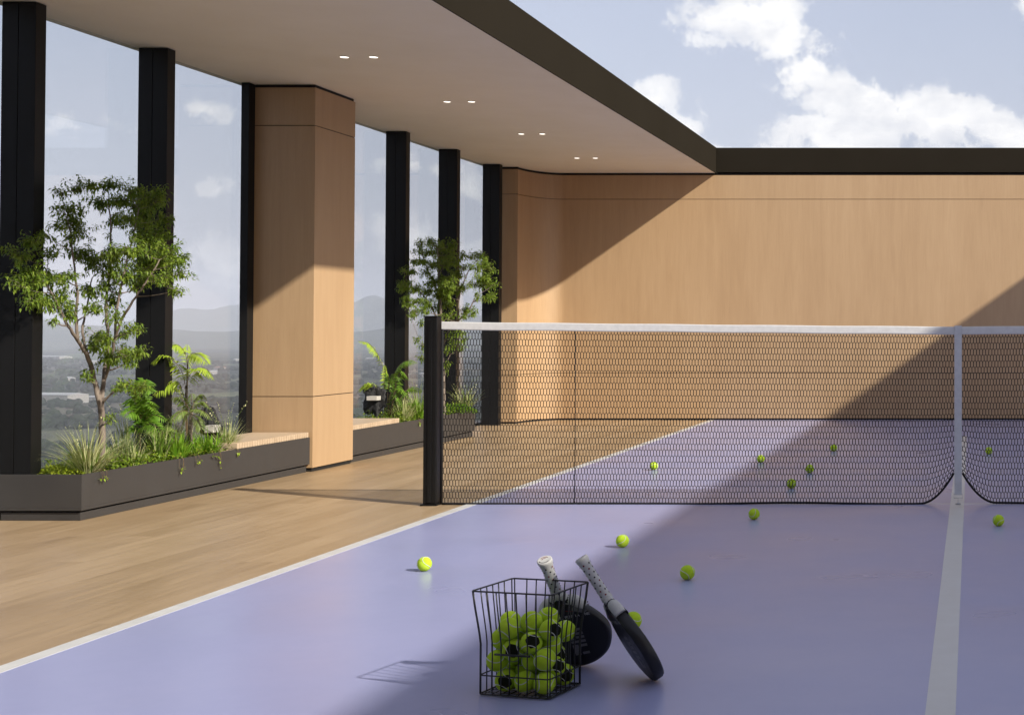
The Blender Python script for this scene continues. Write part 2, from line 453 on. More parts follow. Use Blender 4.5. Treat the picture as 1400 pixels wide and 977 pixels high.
# downlights, four pairs
order = ['first', 'second', 'third', 'farthest']
for i, y in enumerate((9.674, 11.578, 13.492, 15.399)):
    for j, x in enumerate((-4.379, -4.175)):
        d = thing('downlight', (x, y, ROOF), '%s lit downlight of the %s pair in the canopy soffit' % (('left', 'right')[j], ('nearest', 'second nearest', 'third nearest', 'farthest')[i]), 'downlight', 'downlights in the canopy')
        k = MB(); prof = [(.030, -.001), (.038, -.001), (.038, -.004), (.030, -.004)]
        n = 28
        for a in range(n):
            for q in range(4):
                t0, t1 = 2 * math.pi * a / n, 2 * math.pi * (a + 1) / n
                (r0, z0), (r1, z1) = prof[q], prof[(q + 1) % 4]
                k.quad((r0 * math.cos(t0), r0 * math.sin(t0), z0), (r0 * math.cos(t1), r0 * math.sin(t1), z0), (r1 * math.cos(t1), r1 * math.sin(t1), z1), (r1 * math.cos(t0), r1 * math.sin(t0), z1))
        k.build('trim_ring', M['plaster'], d)
        k = MB(); k.v = [(.0285 * math.cos(2 * math.pi * a / n), (.0285) * math.sin(2 * math.pi * a / n), -.0025) for a in range(n)]
        k.face(tuple(reversed(range(n)))); k.build('lens', M['lamp'], d)

# glazed side: black fins with panes between
FY = [8.025 + 1.3205 * i for i in range(-9, 7)]
FX0, FX1, FD = -5.618, -5.422, .092
def fin_mesh():
    k = MB()
    k.box(0, .094, 0, FD, 0, 2.996, .002)
    k.box(.098, FX1 - FX0, 0, FD, 0, 2.996, .002)
    k.box(.09, .102, .006, FD - .006, .001, 2.994)
    return k
proto = fin_mesh().build('facade_column', M['metal'])
fin_labels = {0: 'black column at the left edge of the picture, nearest of the row', 1: 'black column behind the right half of the nearer potted tree',
              2: 'black column squeezed against the left side of the timber clad pillar', 3: 'black column hidden behind the timber clad pillar',
              4: 'black column just right of the timber clad pillar', 5: 'black column behind the farther potted tree and net post',
              6: 'black column beside the far oak wall, farthest of the row'}
kn = MB(); kn.box(0, .060, 0, FD, 0, 2.996, .002)
narrow = kn.build('facade_column', M['metal'])
idx = 0
for i, y in enumerate(FY):
    o = proto if idx == 0 else narrow if i - 9 == 2 else proto.copy()
    if idx and o is not narrow: col.objects.link(o)
    idx += 1
    o.location = (FX0, y, 0)
    n = i - 9
    tag(o, fin_labels.get(n, 'black column of the glazed side outside the picture'), 'column', 'black columns along the glazed side')
for i, y in enumerate(FY):
    o = proto.copy(); col.objects.link(o); o.location = (4.45, y, 0)
    tag(o, 'black column of the right hand side outside the picture', 'column', 'black columns on the unseen right side')
pane_labels = {0: 'tall glass pane behind the nearer potted tree', 1: 'tall glass pane behind the bright tree fern', 2: 'glass pane hidden by the timber clad pillar',
               3: 'narrow view of glass right of the timber clad pillar, above the dark rock', 4: 'tall glass pane left of the farther potted tree',
               5: 'tall glass pane right of the farther potted tree', 6: 'last sliver of glass between black column and oak wall'}
for i, y in enumerate(FY):
    n = i - 9
    y1 = (FY[i + 1] if i + 1 < len(FY) else 16.24) - .002
    y0 = y + FD + .002
    if y1 - y0 < .05: continue
    o = boxobj('glass_pane', (-5.632, -5.622, y0 - .04, y1 + .04, .004, 2.994), M['glass'])
    tag(o, pane_labels.get(n, 'glass pane outside the picture'), 'glass pane', 'glass panes along the glazed side')
    if n in pane_labels:
        o['label'] = pane_labels[n]
for nme, z0, z1 in (('window_rail', -.0, .03),):
    rail = boxobj('window_rail', (-5.66, -5.634, YN + .01, 16.22, z0 + .0005, z1), M['metal'], None, .002)
    tag(rail, 'low dark rail holding the bottom of the glass panes', 'rail')

# timber clad pillar
pil = thing('clad_pillar', (-5.33, 11.1, 0), 'square oak clad pillar standing between the two planters', 'pillar')
PX0, PX1, PY0, PY1 = -5.575, -5.092, 10.76, 11.46
ox, oy = -5.33, 11.1
def pbox(name, z0, z1, m, ins=0.0, b=.0015):
    k = MB(); k.box(PX0 + ins - ox, PX1 - ins - ox, PY0 + ins - oy, PY1 - ins - oy, z0, z1, b); return k.build(name, m, pil)
pbox('plinth', .0005, .03, M['gap'], .012)
pbox('panel', .0305, .577, M['veneer2']); pbox('panel', .583, 2.677, M['veneer2']); pbox('panel', 2.683, 2.975, M['veneer2'])
pbox('joint', .576, .584, M['gap'], .006, 0); pbox('joint', 2.676, 2.684, M['gap'], .006, 0); pbox('head_gap', 2.9755, 2.9985, M['gap'], .010, 0)

# planters
def planter(y0, y1, label, bench, sy):
    c = Vector((-5.36, (y0 + y1) / 2, 0))
    p = thing('planter', c, label, 'planter')
    x0, x1 = -5.606, -5.11
    def bx(k, a0, a1, b0, b1, z0, z1, b=0.0): k.box(a0 - c.x, a1 - c.x, b0 - c.y, b1 - c.y, z0, z1, b)
    k = MB(); bx(k, x0 + .02, x1 - .018, y0 + .018, y1 - .018, .0005, .046, .0015); k.build('plinth', M['planter'], p)
    k = MB(); bx(k, x0 + .03, x1 - .03, y0 + .03, y1 - .03, .0465, .0585); k.build('recess', M['gap'], p)
    k = MB()
    bx(k, x0, x1, y0, y1, .059, .075, .0012)
    bx(k, x0, x1, y0, y0 + .012, .0755, .266, .0012); bx(k, x0, x1, y1 - .012, y1, .0755, .266, .0012)
    bx(k, x1 - .012, x1, y0 + .0125, y1 - .0125, .0755, .266, .0012); bx(k, x0, x0 + .012, y0 + .0125, y1 - .0125, .0755, .266, .0012)
    k.build('box', M['planter'], p)
    # soil, slightly heaped
    k = MB(); nx, ny = 10, 60; s0, s1 = sy
    base = len(k.v); rr = random.Random(int(y0 * 10))
    for j in range(ny + 1):
        for i in range(nx + 1):
            u, v = i / nx, j / ny
            k.v.append((x0 + .0125 + (x1 - x0 - .025) * u - c.x, s0 + (s1 - s0) * v - c.y, .222 + .028 * math.sin(math.pi * u) + rr.uniform(-.008, .008)))
    for j in range(ny):
        for i in range(nx):
            a = base + j * (nx + 1) + i; k.face((a, a + 1, a + nx + 2, a + nx + 1), 0, True)
    k.build('soil', M['soil'], p)
    # slatted timber bench top
    b0, b1 = bench
    k = MB(); n = int((b1 - b0) / .034)
    for i in range(n):
        y = b0 + (b1 - b0) * i / n
        bx(k, x0 + .06, x1 - .006, y + .002, y + (b1 - b0) / n - .004, .2665, .306, .003)
    k.build('seat_slats', M['slat'], p)
    k = MB(); bx(k, x0 + .07, x1 - .03, b0 + .004, b1 - .004, .245, .2905); k.build('seat_board', M['slat'], p)
    return p
pl1 = planter(8.0, 10.752, 'long grey planter in the foreground with the nearer tree and ferns', (9.70, 10.747), (8.015, 9.73))
pl2 = planter(11.50, 14.33, 'grey planter behind the net post with the farther tree', (11.505, 12.45), (12.44, 14.31))
YMIN1, YMAX1 = 8.06, 9.69

# ------------------------------------------------------------------ plants
def leaf(k, p, d, up, L, W, m=0, fold=.25, droop=.25):
    """a pointed leaf, folded along its midrib and drooping, 4 triangles"""
    d = d.normalized(); s = d.cross(up)
    if s.length < 1e-4: s = d.cross(Vector((1, .2, .1)))
    s.normalize(); n = s.cross(d)
    a = p; mid = p + d * (L * .45) + n * (L * .05); tip = p + d * L - Vector((0, 0, droop * L)) 
    l = p + d * (L * .4) + s * (W * .5) + n * (W * fold); r = p + d * (L * .4) - s * (W * .5) + n * (W * fold)
    b = len(k.v); k.v += [tuple(a), tuple(l), tuple(mid), tuple(r), tuple(tip)]
    k.face((b, b + 2, b + 1), m); k.face((b, b + 3, b + 2), m); k.face((b + 1, b + 2, b + 4), m); k.face((b + 2, b + 3, b + 4), m)

def rdir(r):
    while True:
        v = Vector((r.uniform(-1, 1), r.uniform(-1, 1), r.uniform(-1, 1)))
        if .05 < v.length < 1: return v.normalized()

def make_tree(label, Y0, base_px, stems, clusters, seed, leafm, lsize, dens, xlim=-5.36, depth=.30):
    r = random.Random(seed)
    def place(px, py, jitter=0.0):
        p = at(px, py, Y=Y0 + jitter)
        if p.x < xlim: p = at(px, py, X=xlim + r.uniform(0, .04))
        return p
    base = place(*base_px); base.z = .235
    tr = thing('potted_tree', base, label, 'tree')
    wood = MB(); segs = []
    for st in stems:
        pts = [place(q[0], q[1], q[3] if len(q) > 3 else 0.0) for q in st]; rad = [q[2] * .85 for q in st]
        if abs(st[0][0] - base_px[0]) < .1 and abs(st[0][1] - base_px[1]) < .1: pts[0] = base.copy()
        # smooth + wobble
        out, orad = [], []
        for i in range(len(pts) - 1):
            for s in range(4):
                f = s / 4
                p0 = pts[max(i - 1, 0)]; p1 = pts[i]; p2 = pts[i + 1]; p3 = pts[min(i + 2, len(pts) - 1)]
                q = .5 * ((2 * p1) + (p2 - p0) * f + (2 * p0 - 5 * p1 + 4 * p2 - p3) * f * f + (3 * p1 - p0 - 3 * p2 + p3) * f ** 3)
                out.append(q + rdir(r) * .003 if (i or s) else q); orad.append(rad[i] * (1 - f) + rad[i + 1] * f)
        out.append(pts[-1]); orad.append(rad[-1])
        wood.tube([p - base for p in out], orad, 10)
        for p, q in zip(out, orad): segs.append((p, q))
    crown = MB()
    for (px, py, rp) in clusters:
        c = place(px, py, r.uniform(-depth, depth))
        rad = rp * (c.y / F)
        # branch to the cluster from the best stem point below it
        best, bd = None, 9
        for p, q in segs:
            dd = (p - c).length + max(0, p.z - c.z + .04) * 2.5
            if dd < bd: best, bd, br = p, dd, q
        mid = best.lerp(c, .5) + Vector((r.uniform(-.02, .02), r.uniform(-.02, .02), -.02))
        path = [best.lerp(mid, f).lerp(mid.lerp(c, f), f) for f in (0, .2, .4, .6, .8, 1)]
        b0 = min(br * .7, .0065)
        wood.tube([p - base for p in path], [b0 * (1 - .75 * i / 5) for i in range(6)], 5, cap=False)
        segs.append((c, .0025)); segs.append((path[3], .003))
        nt = max(5, int(15 * rad / .07))
        nl = max(6, int(dens * (rad / .075) ** 2 / nt))
        for _ in range(nt):
            dv = rdir(r); dv.z = dv.z * .75 + .08
            e = c + dv * rad * r.uniform(.45, 1.55)
            s0 = path[4].lerp(c, r.random())
            m2 = s0.lerp(e, .5) + Vector((0, 0, .01))
            tw = [s0, m2, e]
            wood.tube([p - base for p in tw], [.0016, .0012, .0006], 3, cap=False)
            for q in range(nl):
                f = r.uniform(.2, 1.1)
                pp = (s0.lerp(m2, f * 2) if f < .5 else m2.lerp(e, f * 2 - 1)) + rdir(r) * .018
                d = (e - s0).normalized() * .5 + rdir(r) * .8; d.z -= .35
                L = lsize * r.uniform(.65, 1.25)
                leaf(crown, pp - base, d, Vector((r.uniform(-.5, .5), r.uniform(-.5, .5), 1)), L, L * r.uniform(.30, .42), 0, .2, r.uniform(.1, .45))
    wood.build('trunk', M['bark'], tr); crown.build('crown', leafm, tr)
    return tr

def z1(l): return [(x / 3.617, 220 + y / 3.617, r / 3.617) for x, y, r in l]
def z2(l): return [(x / 3.182, 460 + y / 3.182, r / 3.182) for x, y, r in l]
def z5(l): return [(540 + x / 6.107, 320 + y / 6.107, r / 6.107) for x, y, r in l]
cl1 = z1([(310, 150, 36), (380, 135, 45), (470, 120, 45), (540, 120, 55), (640, 150, 55), (740, 175, 65), (790, 155, 36), (330, 240, 55), (350, 300, 65), (295, 330, 36),
          (500, 200, 55), (590, 200, 62), (680, 220, 62), (760, 210, 55), (380, 370, 66), (560, 300, 46), (640, 290, 55), (720, 290, 66), (800, 280, 46), (225, 370, 34), (250, 450, 46),
          (160, 400, 50), (100, 470, 55), (150, 560, 75), (105, 620, 52), (230, 590, 75), (320, 580, 64), (210, 680, 64), (300, 690, 75), (160, 690, 46), (340, 760, 55),
          (400, 460, 64), (470, 500, 75), (560, 450, 75), (640, 430, 75), (720, 380, 75), (800, 360, 55), (540, 560, 66), (640, 560, 75), (720, 500, 84), (800, 500, 84), (850, 450, 55),
          (900, 490, 48), (900, 560, 45), (870, 640, 36), (780, 580, 56), (690, 620, 56), (450, 640, 64), (520, 620, 46), (560, 690, 52), (460, 740, 52), (560, 770, 42), (480, 860, 52),
          (450, 920, 52), (610, 850, 42), (670, 830, 36), (600, 930, 46), (690, 940, 36), (270, 790, 22)]) + \
      z2([(370, 170, 30), (480, 90, 56), (560, 100, 46), (600, 70, 36), (525, 220, 36), (580, 220, 46), (620, 220, 26), (480, 360, 22), (455, 20, 40)])
make_tree('taller potted tree with airy green crown in the foreground planter', 8.50, (140, 612),
          [[(140, 612, .024), (139, 580, .0215), (137, 552, .021), (130, 524, .017), (121, 490, .015), (106, 465, .012), (93, 445, .010), (80, 420, .008), (62, 385, .005)],
           [(106, 465, .011), (104, 430, .010), (106, 400, .008), (100, 355, .006), (95, 310, .004)],
           [(138, 556, .018), (142, 515, .014, .05), (148, 480, .012, .1), (147, 450, .011, .1), (145, 420, .010, .1), (150, 370, .008, .1), (152, 320, .006, .05), (148, 275, .004)],
           [(142, 520, .012, .05), (152, 490, .011), (158, 460, .010, -.05), (170, 430, .009, -.1), (186, 405, .007, -.12), (200, 385, .006, -.12), (218, 355, .004, -.1)],
           [(158, 460, .009, -.05), (160, 420, .008), (168, 380, .007), (180, 330, .005), (190, 285, .003)],
           [(139, 552, .009), (158, 532, .006), (178, 520, .004)],
           [(120, 488, .009), (113, 455, .008, -.08), (118, 420, .006, -.1), (126, 380, .004, -.1)]],
          cl1, 11, M['leaf1'], .0265, 430)
cl2 = z5([(280, 50, 36), (220, 85, 46), (320, 80, 55), (400, 95, 60), (480, 95, 52), (200, 140, 45), (280, 150, 60), (370, 160, 70), (460, 160, 70), (160, 220, 45), (230, 240, 60),
          (320, 260, 70), (420, 250, 80), (500, 230, 55), (570, 180, 42), (640, 190, 42), (690, 170, 34), (730, 190, 42), (760, 240, 52), (810, 290, 36), (700, 280, 55), (640, 270, 36),
          (570, 290, 42), (520, 330, 52), (150, 310, 52), (75, 310, 26), (55, 440, 60), (110, 430, 55), (170, 460, 55), (100, 570, 55), (90, 520, 42), (260, 330, 50), (320, 400, 72),
          (400, 400, 80), (470, 400, 72), (270, 480, 72), (350, 500, 72), (430, 500, 80), (500, 470, 60), (580, 450, 52), (640, 420, 42), (720, 370, 60), (780, 370, 55), (820, 420, 36),
          (740, 430, 55), (690, 520, 42), (770, 530, 52), (820, 510, 34), (260, 580, 60), (200, 560, 50), (180, 640, 50), (150, 690, 34), (240, 640, 50), (340, 610, 52), (440, 600, 55),
          (480, 670, 45), (400, 690, 42), (600, 640, 62), (660, 660, 45), (570, 690, 36), (230, 740, 36), (190, 890, 32), (235, 940, 34), (480, 840, 52), (540, 820, 46), (570, 880, 44),
          (500, 920, 50), (440, 960, 42), (560, 950, 32), (215, 1025, 36), (430, 1090, 40), (420, 1150, 30)])
make_tree('farther potted tree with dense round crown behind the net post', 13.75, (607, 578),
          [[(607, 578, .024), (606, 520, .021), (604, 470, .018), (603, 430, .015), (600, 390, .011), (598, 340, .006)],
           [(605, 474, .013), (612, 455, .012), (625, 440, .010), (640, 425, .008), (652, 402, .005)],
           [(625, 440, .009), (629, 400, .007), (641, 370, .005), (658, 350, .003)],
           [(604, 450, .011), (590, 420, .009), (575, 400, .006), (560, 390, .004)],
           [(600, 400, .009), (585, 370, .007), (576, 342, .004)],
           [(606, 502, .008), (616, 484, .005)], [(605, 490, .007), (590, 480, .005), (576, 470, .003)]],
          cl2, 23, M['leaf2'], .0275, 370, -5.36, .26)

def bez(P, n):
    out = []
    m = len(P) - 1
    for i in range(n + 1):
        f = i / n * m; a = min(int(f), m - 1); f -= a
        p0 = P[max(a - 1, 0)]; p1 = P[a]; p2 = P[a + 1]; p3 = P[min(a + 2, m)]
        out.append(.5 * ((2 * p1) + (p2 - p0) * f + (2 * p0 - 5 * p1 + 4 * p2 - p3) * f * f + (3 * p1 - p0 - 3 * p2 + p3) * f ** 3))
    return out

def frond(P, start, plen, npin, r, hang=.55, feathery=False, wide=.20):
    """one fern frond along curve P, leaflets from fraction start to the tip"""
    k = MB(); pts = bez(P, 40); roll = r.choice((-1, 1)) * r.uniform(.35, .8); npin = int(npin * 1.45)
    k.tube(pts, [.0028 * (1 - .8 * i / 40) for i in range(41)], 5, 1, cap=False)
    for i in range(npin):
        f = start + (1 - start) * (i + .5) / npin
        a = pts[int(f * 39)]; b = pts[int(f * 39) + 1]; d = (b - a).normalized(); p = a.lerp(b, f * 39 % 1)
        g = (f - start) / (1 - start)
        L = 1.2 * plen * (math.sin(math.pi * min(1, .18 + g * .82)) ** .7) * r.uniform(.88, 1.1) + .006
        up = Vector((0, 0, 1)); s = d.cross(up)
        if s.length < .15: s = d.cross(Vector((0, 1, .3)))
        s.normalize()
        s = Matrix.Rotation(roll, 3, d) @ s; up = s.cross(d).normalized()
        for sg in (-1, 1):
            pd = (s * sg + d * .55 + rdir(r) * .08).normalized(); pd.z -= hang * r.uniform(.6, 1.3)
            pd.normalize()
            if feathery:
                nn = 6
                for q in range(nn):
                    ff = (q + .4) / nn
                    c = p + pd * L * ff + Vector((0, 0, -hang * .25 * L * ff * ff))
                    w2 = L * wide * (1 - ff * .75)
                    sd = pd.cross(up); sd = sd.normalized() if sd.length > .1 else s
                    for s2 in (-1, 1):
                        leaf(k, c, sd * s2 + pd * .7, up, w2, w2 * .55, 0, .1, .15)
                leaf(k, p + pd * L * .9, pd, up, L * .2, L * .09, 0, .1, .2)
            else:
                leaf(k, p, pd, up, L, L * wide, 0, .18, .22)
    return k

def fern(name, label, base, fronds, leafm, group=None, stem=None, **kw):
    r = random.Random(int(base.x * 100 + base.y * 37))
    th = thing(name, base, label, 'fern', group)
    for P, start, plen, npin in fronds:
        k = frond([p - base for p in P], start, plen, npin, r, **kw)
        k.build('frond', [leafm, M['stem']], th)
    if stem:
        k = MB(); k.tube([p - base for p in stem[0]], stem[1], 9); k.build('stem', M['bark'], th)
    return th
def A(Y, *pp): 
    out = []
    for i, q in enumerate(pp):
        p = at(q[0], q[1], Y=Y + (q[2] if len(q) > 2 else 0))
        if p.x < -5.56: p = at(q[0], q[1], X=-5.56)
        out.append(p)
    return out
Yt = 9.42
b = at(257, 612, X=-5.33); b.z = .24; Yt = b.y
bb = (257, 612)
fern('tree_fern', 'tall bright lime tree fern with arching fronds before the second pane', b, [
    (A(Yt, bb, (254, 560), (253, 525), (246, 503, -.05), (231, 489, -.1), (218, 487, -.14), (206, 498, -.17)), .42, .068, 17),
    (A(Yt, bb, (254, 565), (252, 545), (243, 521, -.05), (226, 527, -.1), (209, 541, -.15)), .45, .066, 15),
    (A(Yt, bb, (254, 560), (254, 530), (263, 508, -.08), (280, 503, -.14), (293, 519, -.18)), .48, .072, 16),
    (A(Yt, bb, (255, 550), (256, 505), (261, 484, -.05), (273, 485, -.12), (286, 498, -.16)), .55, .060, 14),
    (A(Yt, bb, (255, 550), (256, 500), (252, 481, .04), (243, 471, 0), (233, 473, -.04)), .60, .055, 13),
    (A(Yt, bb, (256, 550), (257, 505), (256, 484, .08), (256, 470, .1)), .55, .05, 12),
    (A(Yt, bb, (252, 565), (248, 540, .05), (240, 528, .1), (232, 527, .1)), .5, .05, 12)], M['fern'])
b = at(261, 612, X=-5.27); b.z = .24; Yt = b.y
bb = (261, 565)
fern('tree_fern', 'small tree fern with short dark trunk and drooping olive fronds', b, [
    (A(Yt, bb, (252, 561, -.03), (242, 566, -.08), (234, 577, -.12)), .12, .045, 14),
    (A(Yt, bb, (255, 553, -.02), (246, 543, -.06), (234, 544, -.1)), .12, .042, 14),
    (A(Yt, bb, (268, 559, -.05), (279, 562, -.1), (290, 574, -.14)), .12, .045, 14),
    (A(Yt, bb, (270, 552, .02), (279, 549, .03), (288, 560, .02)), .12, .042, 14),
    (A(Yt, bb, (266, 548, .05), (274, 539, .08), (282, 547, .1)), .15, .04, 12),
    (A(Yt, bb, (262, 548, .08), (262, 537, .12)), .2, .035, 10),
    (A(Yt, bb, (255, 566, -.06), (250, 578, -.1), (247, 592, -.12)), .15, .04, 12),
    (A(Yt, bb, (268, 570, -.08), (274, 581, -.1), (276, 594, -.1)), .15, .04, 12)], M['fern_olive'],
    stem=([b, at(260, 590, Y=Yt), at(261, 564, Y=Yt)], [.016, .013, .014]))
b = at(192, 620, X=-5.36); b.z = .24; Yt = b.y
fr = []
for tx, ty, mx, my, dy in ((216, 564, 204, 556, -.1), (215, 554, 203, 549, -.05), (210, 536, 199, 533, 0), (205, 527, 197, 522, .05), (170, 552, 182, 546, -.1), (169, 570, 181, 562, -.16),
                       (193, 518, 191, 530, .06), (177, 535, 185, 533, .02), (222, 590, 207, 579, -.12), (172, 590, 182, 580, -.15), (228, 575, 210, 567, .05)):
    fr.append((A(Yt, (192, 620), (191, 590), (192, (my + 590) / 2), (mx, my, dy * .5), (tx, ty, dy)), .42, .060, 11))
fern('leafy_fern', 'broad leaved upright fern beside the nearer tree trunk', b, fr, M['fern_dark'], wide=.30, hang=.2)

b = at(222, 624, X=-5.42); b.z = .24; Yt = b.y
fern('leafy_fern', 'low arching fern between the broad fern and the tall lime fern', b, [
    (A(Yt, (222, 624), (220, 600), (212, 588, -.1), (203, 594, -.18)), .3, .055, 11), (A(Yt, (222, 624), (224, 596), (232, 584, -.1), (242, 590, -.16)), .3, .055, 11),
    (A(Yt, (222, 624), (222, 595), (226, 576, .04), (234, 572, .06)), .3, .055, 11), (A(Yt, (222, 624), (219, 598), (214, 580, .05), (208, 578, .05)), .3, .05, 10),
    (A(Yt, (222, 624), (224, 606), (236, 602, -.16), (246, 610, -.22)), .3, .05, 10)], M['fern_olive'], wide=.26)
b = at(524, 572, X=-5.40); b.z = .24; Yt = b.y
fern('tree_fern', 'lone arching lime frond leaning left above the dark rock', b, [
    (A(Yt, (525, 572), (525, 540), (524, 508), (517, 485, -.06), (504, 469, -.1), (489, 466, -.15)), .48, .060, 18),
    (A(Yt, (524, 572), (520, 545), (512, 527, -.1), (500, 524, -.15), (490, 533, -.2)), .5, .07, 14),
    (A(Yt, (525, 572), (526, 548), (527, 520, .05), (526, 498, .08)), .55, .05, 12)], M['fern'])
b = at(533, 572, X=-5.34); b.z = .24; Yt = b.y
fr = [(A(Yt, (530, 572), (534, 535), (542, 505), (555, 493, -.05), (570, 496, -.1)), .4, .065, 16),
      (A(Yt, (532, 572), (538, 540), (545, 515, -.05), (551, 508, -.1), (560, 520, -.15)), .4, .06, 14),
      (A(Yt, (533, 572), (537, 545), (548, 530, -.1), (560, 545, -.2)), .4, .06, 13),
      (A(Yt, (533, 572), (538, 548), (541, 525, .04), (536, 510, .08)), .4, .055, 13),
      (A(Yt, (532, 572), (535, 555), (543, 541, -.12), (550, 556, -.2)), .35, .055, 12),
      (A(Yt, (532, 572), (530, 540), (532, 520, .05), (528, 508, .1)), .4, .05, 12),
      (A(Yt, (534, 572), (545, 548), (560, 530, .1), (578, 535, .2)), .4, .06, 13),
      (A(Yt, (534, 572), (548, 555), (564, 550, .1), (578, 560, .15)), .35, .055, 12)]
fern('leafy_fern', 'bushy green fern between the dark rock and net post', b, fr, M['fern_dark'])

def tuft(label, c, n, L, spread, m, seed, cream=0.0, wid=.008, stiff=.5, wisps=0, group=None, cat='grass clump', name='grass_clump', wl=1.15):
    """clump of arching blades; cream > 0 adds a pale margin stripe to blades"""
    r = random.Random(seed); k = MB()
    for i in range(n):
        a = r.uniform(0, 2 * math.pi); ln = L * r.uniform(.55, 1.12); lean = r.uniform(.08, 1.0) ** .8 * spread
        w0 = wid * r.uniform(.6, 1.25)
        d = Vector((math.cos(a), math.sin(a), 0)); s = Vector((-d.y, d.x, 0))
        p = d * r.uniform(0, .03 + .015 * spread) + s * r.uniform(-.02, .02); ang = lean * .55; N = 7
        prev = None; strip = []
        for q in range(N + 1):
            f = q / N; ww = w0 * (1 - f ** 1.6) * (.55 + .45 * min(1, f * 5))
            strip.append((p.copy(), ww))
            ang += lean * (1 - stiff) * 2.3 / N * (.35 + f)
            p = p + (d * math.sin(ang) + Vector((0, 0, math.cos(ang)))) * ln / N
        va = r.random() < cream
        for q in range(N):
            (a0, wa), (b0, wb) = strip[q], strip[q + 1]
            up = Vector((0, 0, .25))
            if va:
                for sg in (-1, 1):
                    k.quad(tuple(a0 + s * sg * wa * .32), tuple(a0 + s * sg * wa + up * wa), tuple(b0 + s * sg * wb + up * wb), tuple(b0 + s * sg * wb * .32), 1, True)
                k.quad(tuple(a0 - s * wa * .32), tuple(a0 + s * wa * .32), tuple(b0 + s * wb * .32), tuple(b0 - s * wb * .32), 0, True)
            else:
                k.quad(tuple(a0 - s * wa), tuple(a0 + s * wa), tuple(b0 + s * wb), tuple(b0 - s * wb), 0, True)
    for i in range(wisps):
        a = r.uniform(0, 2 * math.pi); d = Vector((math.cos(a), math.sin(a), 0)); ln = L * wl * r.uniform(.8, 1.1)
        pts = [d * .01 + d * ln * .35 * f * f + Vector((0, 0, ln * f)) for f in (0, .25, .5, .75, 1)]
        k.tube(pts, [.0014, .0013, .0011, .0009, .0006], 4, 0, cap=False)
        for q in range(10):
            f = .55 + .45 * q / 9; p = d * .01 + d * ln * .35 * f * f + Vector((0, 0, ln * f))
            leaf(k, p, rdir(r) + Vector((0, 0, .3)), Vector((0, 0, 1)), .018, .008, 1, .1, .1)
    o = k.build(name, [m, M['cream']]); o.location = c
    return tag(o, label, cat, group)
def gp(px, py, X):
    p = at(px, py, X=X); p.z = .236; return p
G1 = 'grass like clumps in the nearer planter'; G2 = 'grass like clumps in the farther planter'
tuft('largest cream striped grass clump at the near planter corner', gp(120, 645, -5.22), 240, .30, 1.2, M['blade'], 1, .8, .0048, .42, 5, G1)
tuft('spiky dark grass clump just right of the nearer tree trunk', gp(163, 630, -5.38), 70, .24, .75, M['blade_dark'], 2, .2, .006, .6, 0, G1)
tuft('loose olive grass clump in front of the broad fern', gp(218, 628, -5.30), 110, .25, .9, M['blade'], 3, .35, .0048, .5, 0, G1)
tuft('bright green strappy clump below the tall lime fern', gp(242, 627, -5.21), 80, .21, .9, M['blade_bright'], 4, 0, .007, .55, 0, G1)
tuft('dusky feathery clump behind the bright strappy plants', gp(254, 618, -5.34), 90, .23, .5, M['blade_dark'], 5, .3, .005, .7, 6, G1)
tuft('bright green strappy clump next to the slatted seat end', gp(287, 616, -5.20), 80, .20, .95, M['blade_bright'], 6, 0, .007, .55, 0, G1)
tuft('cream striped grass with tall wispy flower stalks beside the seat', gp(309, 612, -5.24), 140, .25, 1.0, M['blade'], 7, .8, .0045, .45, 7, G1, wl=1.35)
tuft('leaning cream striped tuft between the broad fern and the lime fern', gp(229, 622, -5.38), 110, .27, .9, M['blade'], 21, .6, .0048, .5, 0, G1)
tuft('low fine grass tuft right behind the largest striped clump', gp(183, 634, -5.26), 110, .17, 1.0, M['blade'], 22, .5, .004, .5, 0, G1)
tuft('short bright tuft between the two strappy clumps', gp(266, 622, -5.25), 90, .17, .9, M['blade_bright'], 23, .1, .005, .5, 0, G1)
tuft('tall thin grass fan behind the broad fern and tree trunk', gp(176, 618, -5.44), 60, .36, .7, M['blade'], 31, .4, .004, .6, 3, G1)
tuft('small dim grass tuft at the foot of the nearer tree', gp(148, 634, -5.30), 60, .16, .9, M['blade'], 8, .2, .005, .5, 0, G1)
tuft('cream striped clump at the slatted seat of the farther planter', gp(551, 579, -5.22), 130, .28, 1.0, M['blade'], 9, .7, .0055, .45, 3, G2)
tuft('bright strappy clump left of the net post', gp(573, 578, -5.20), 90, .28, .95, M['blade_bright'], 10, .2, .007, .5, 0, G2)
tuft('thin yellow grass fan rising behind the bright strappy clump', gp(570, 572, -5.42), 80, .40, .9, M['blade'], 12, .45, .0038, .6, 0, G2)
tuft('wispy pale grass clump right of the net post', gp(636, 566, -5.24), 130, .30, .95, M['blade'], 13, .7, .005, .5, 6, G2)

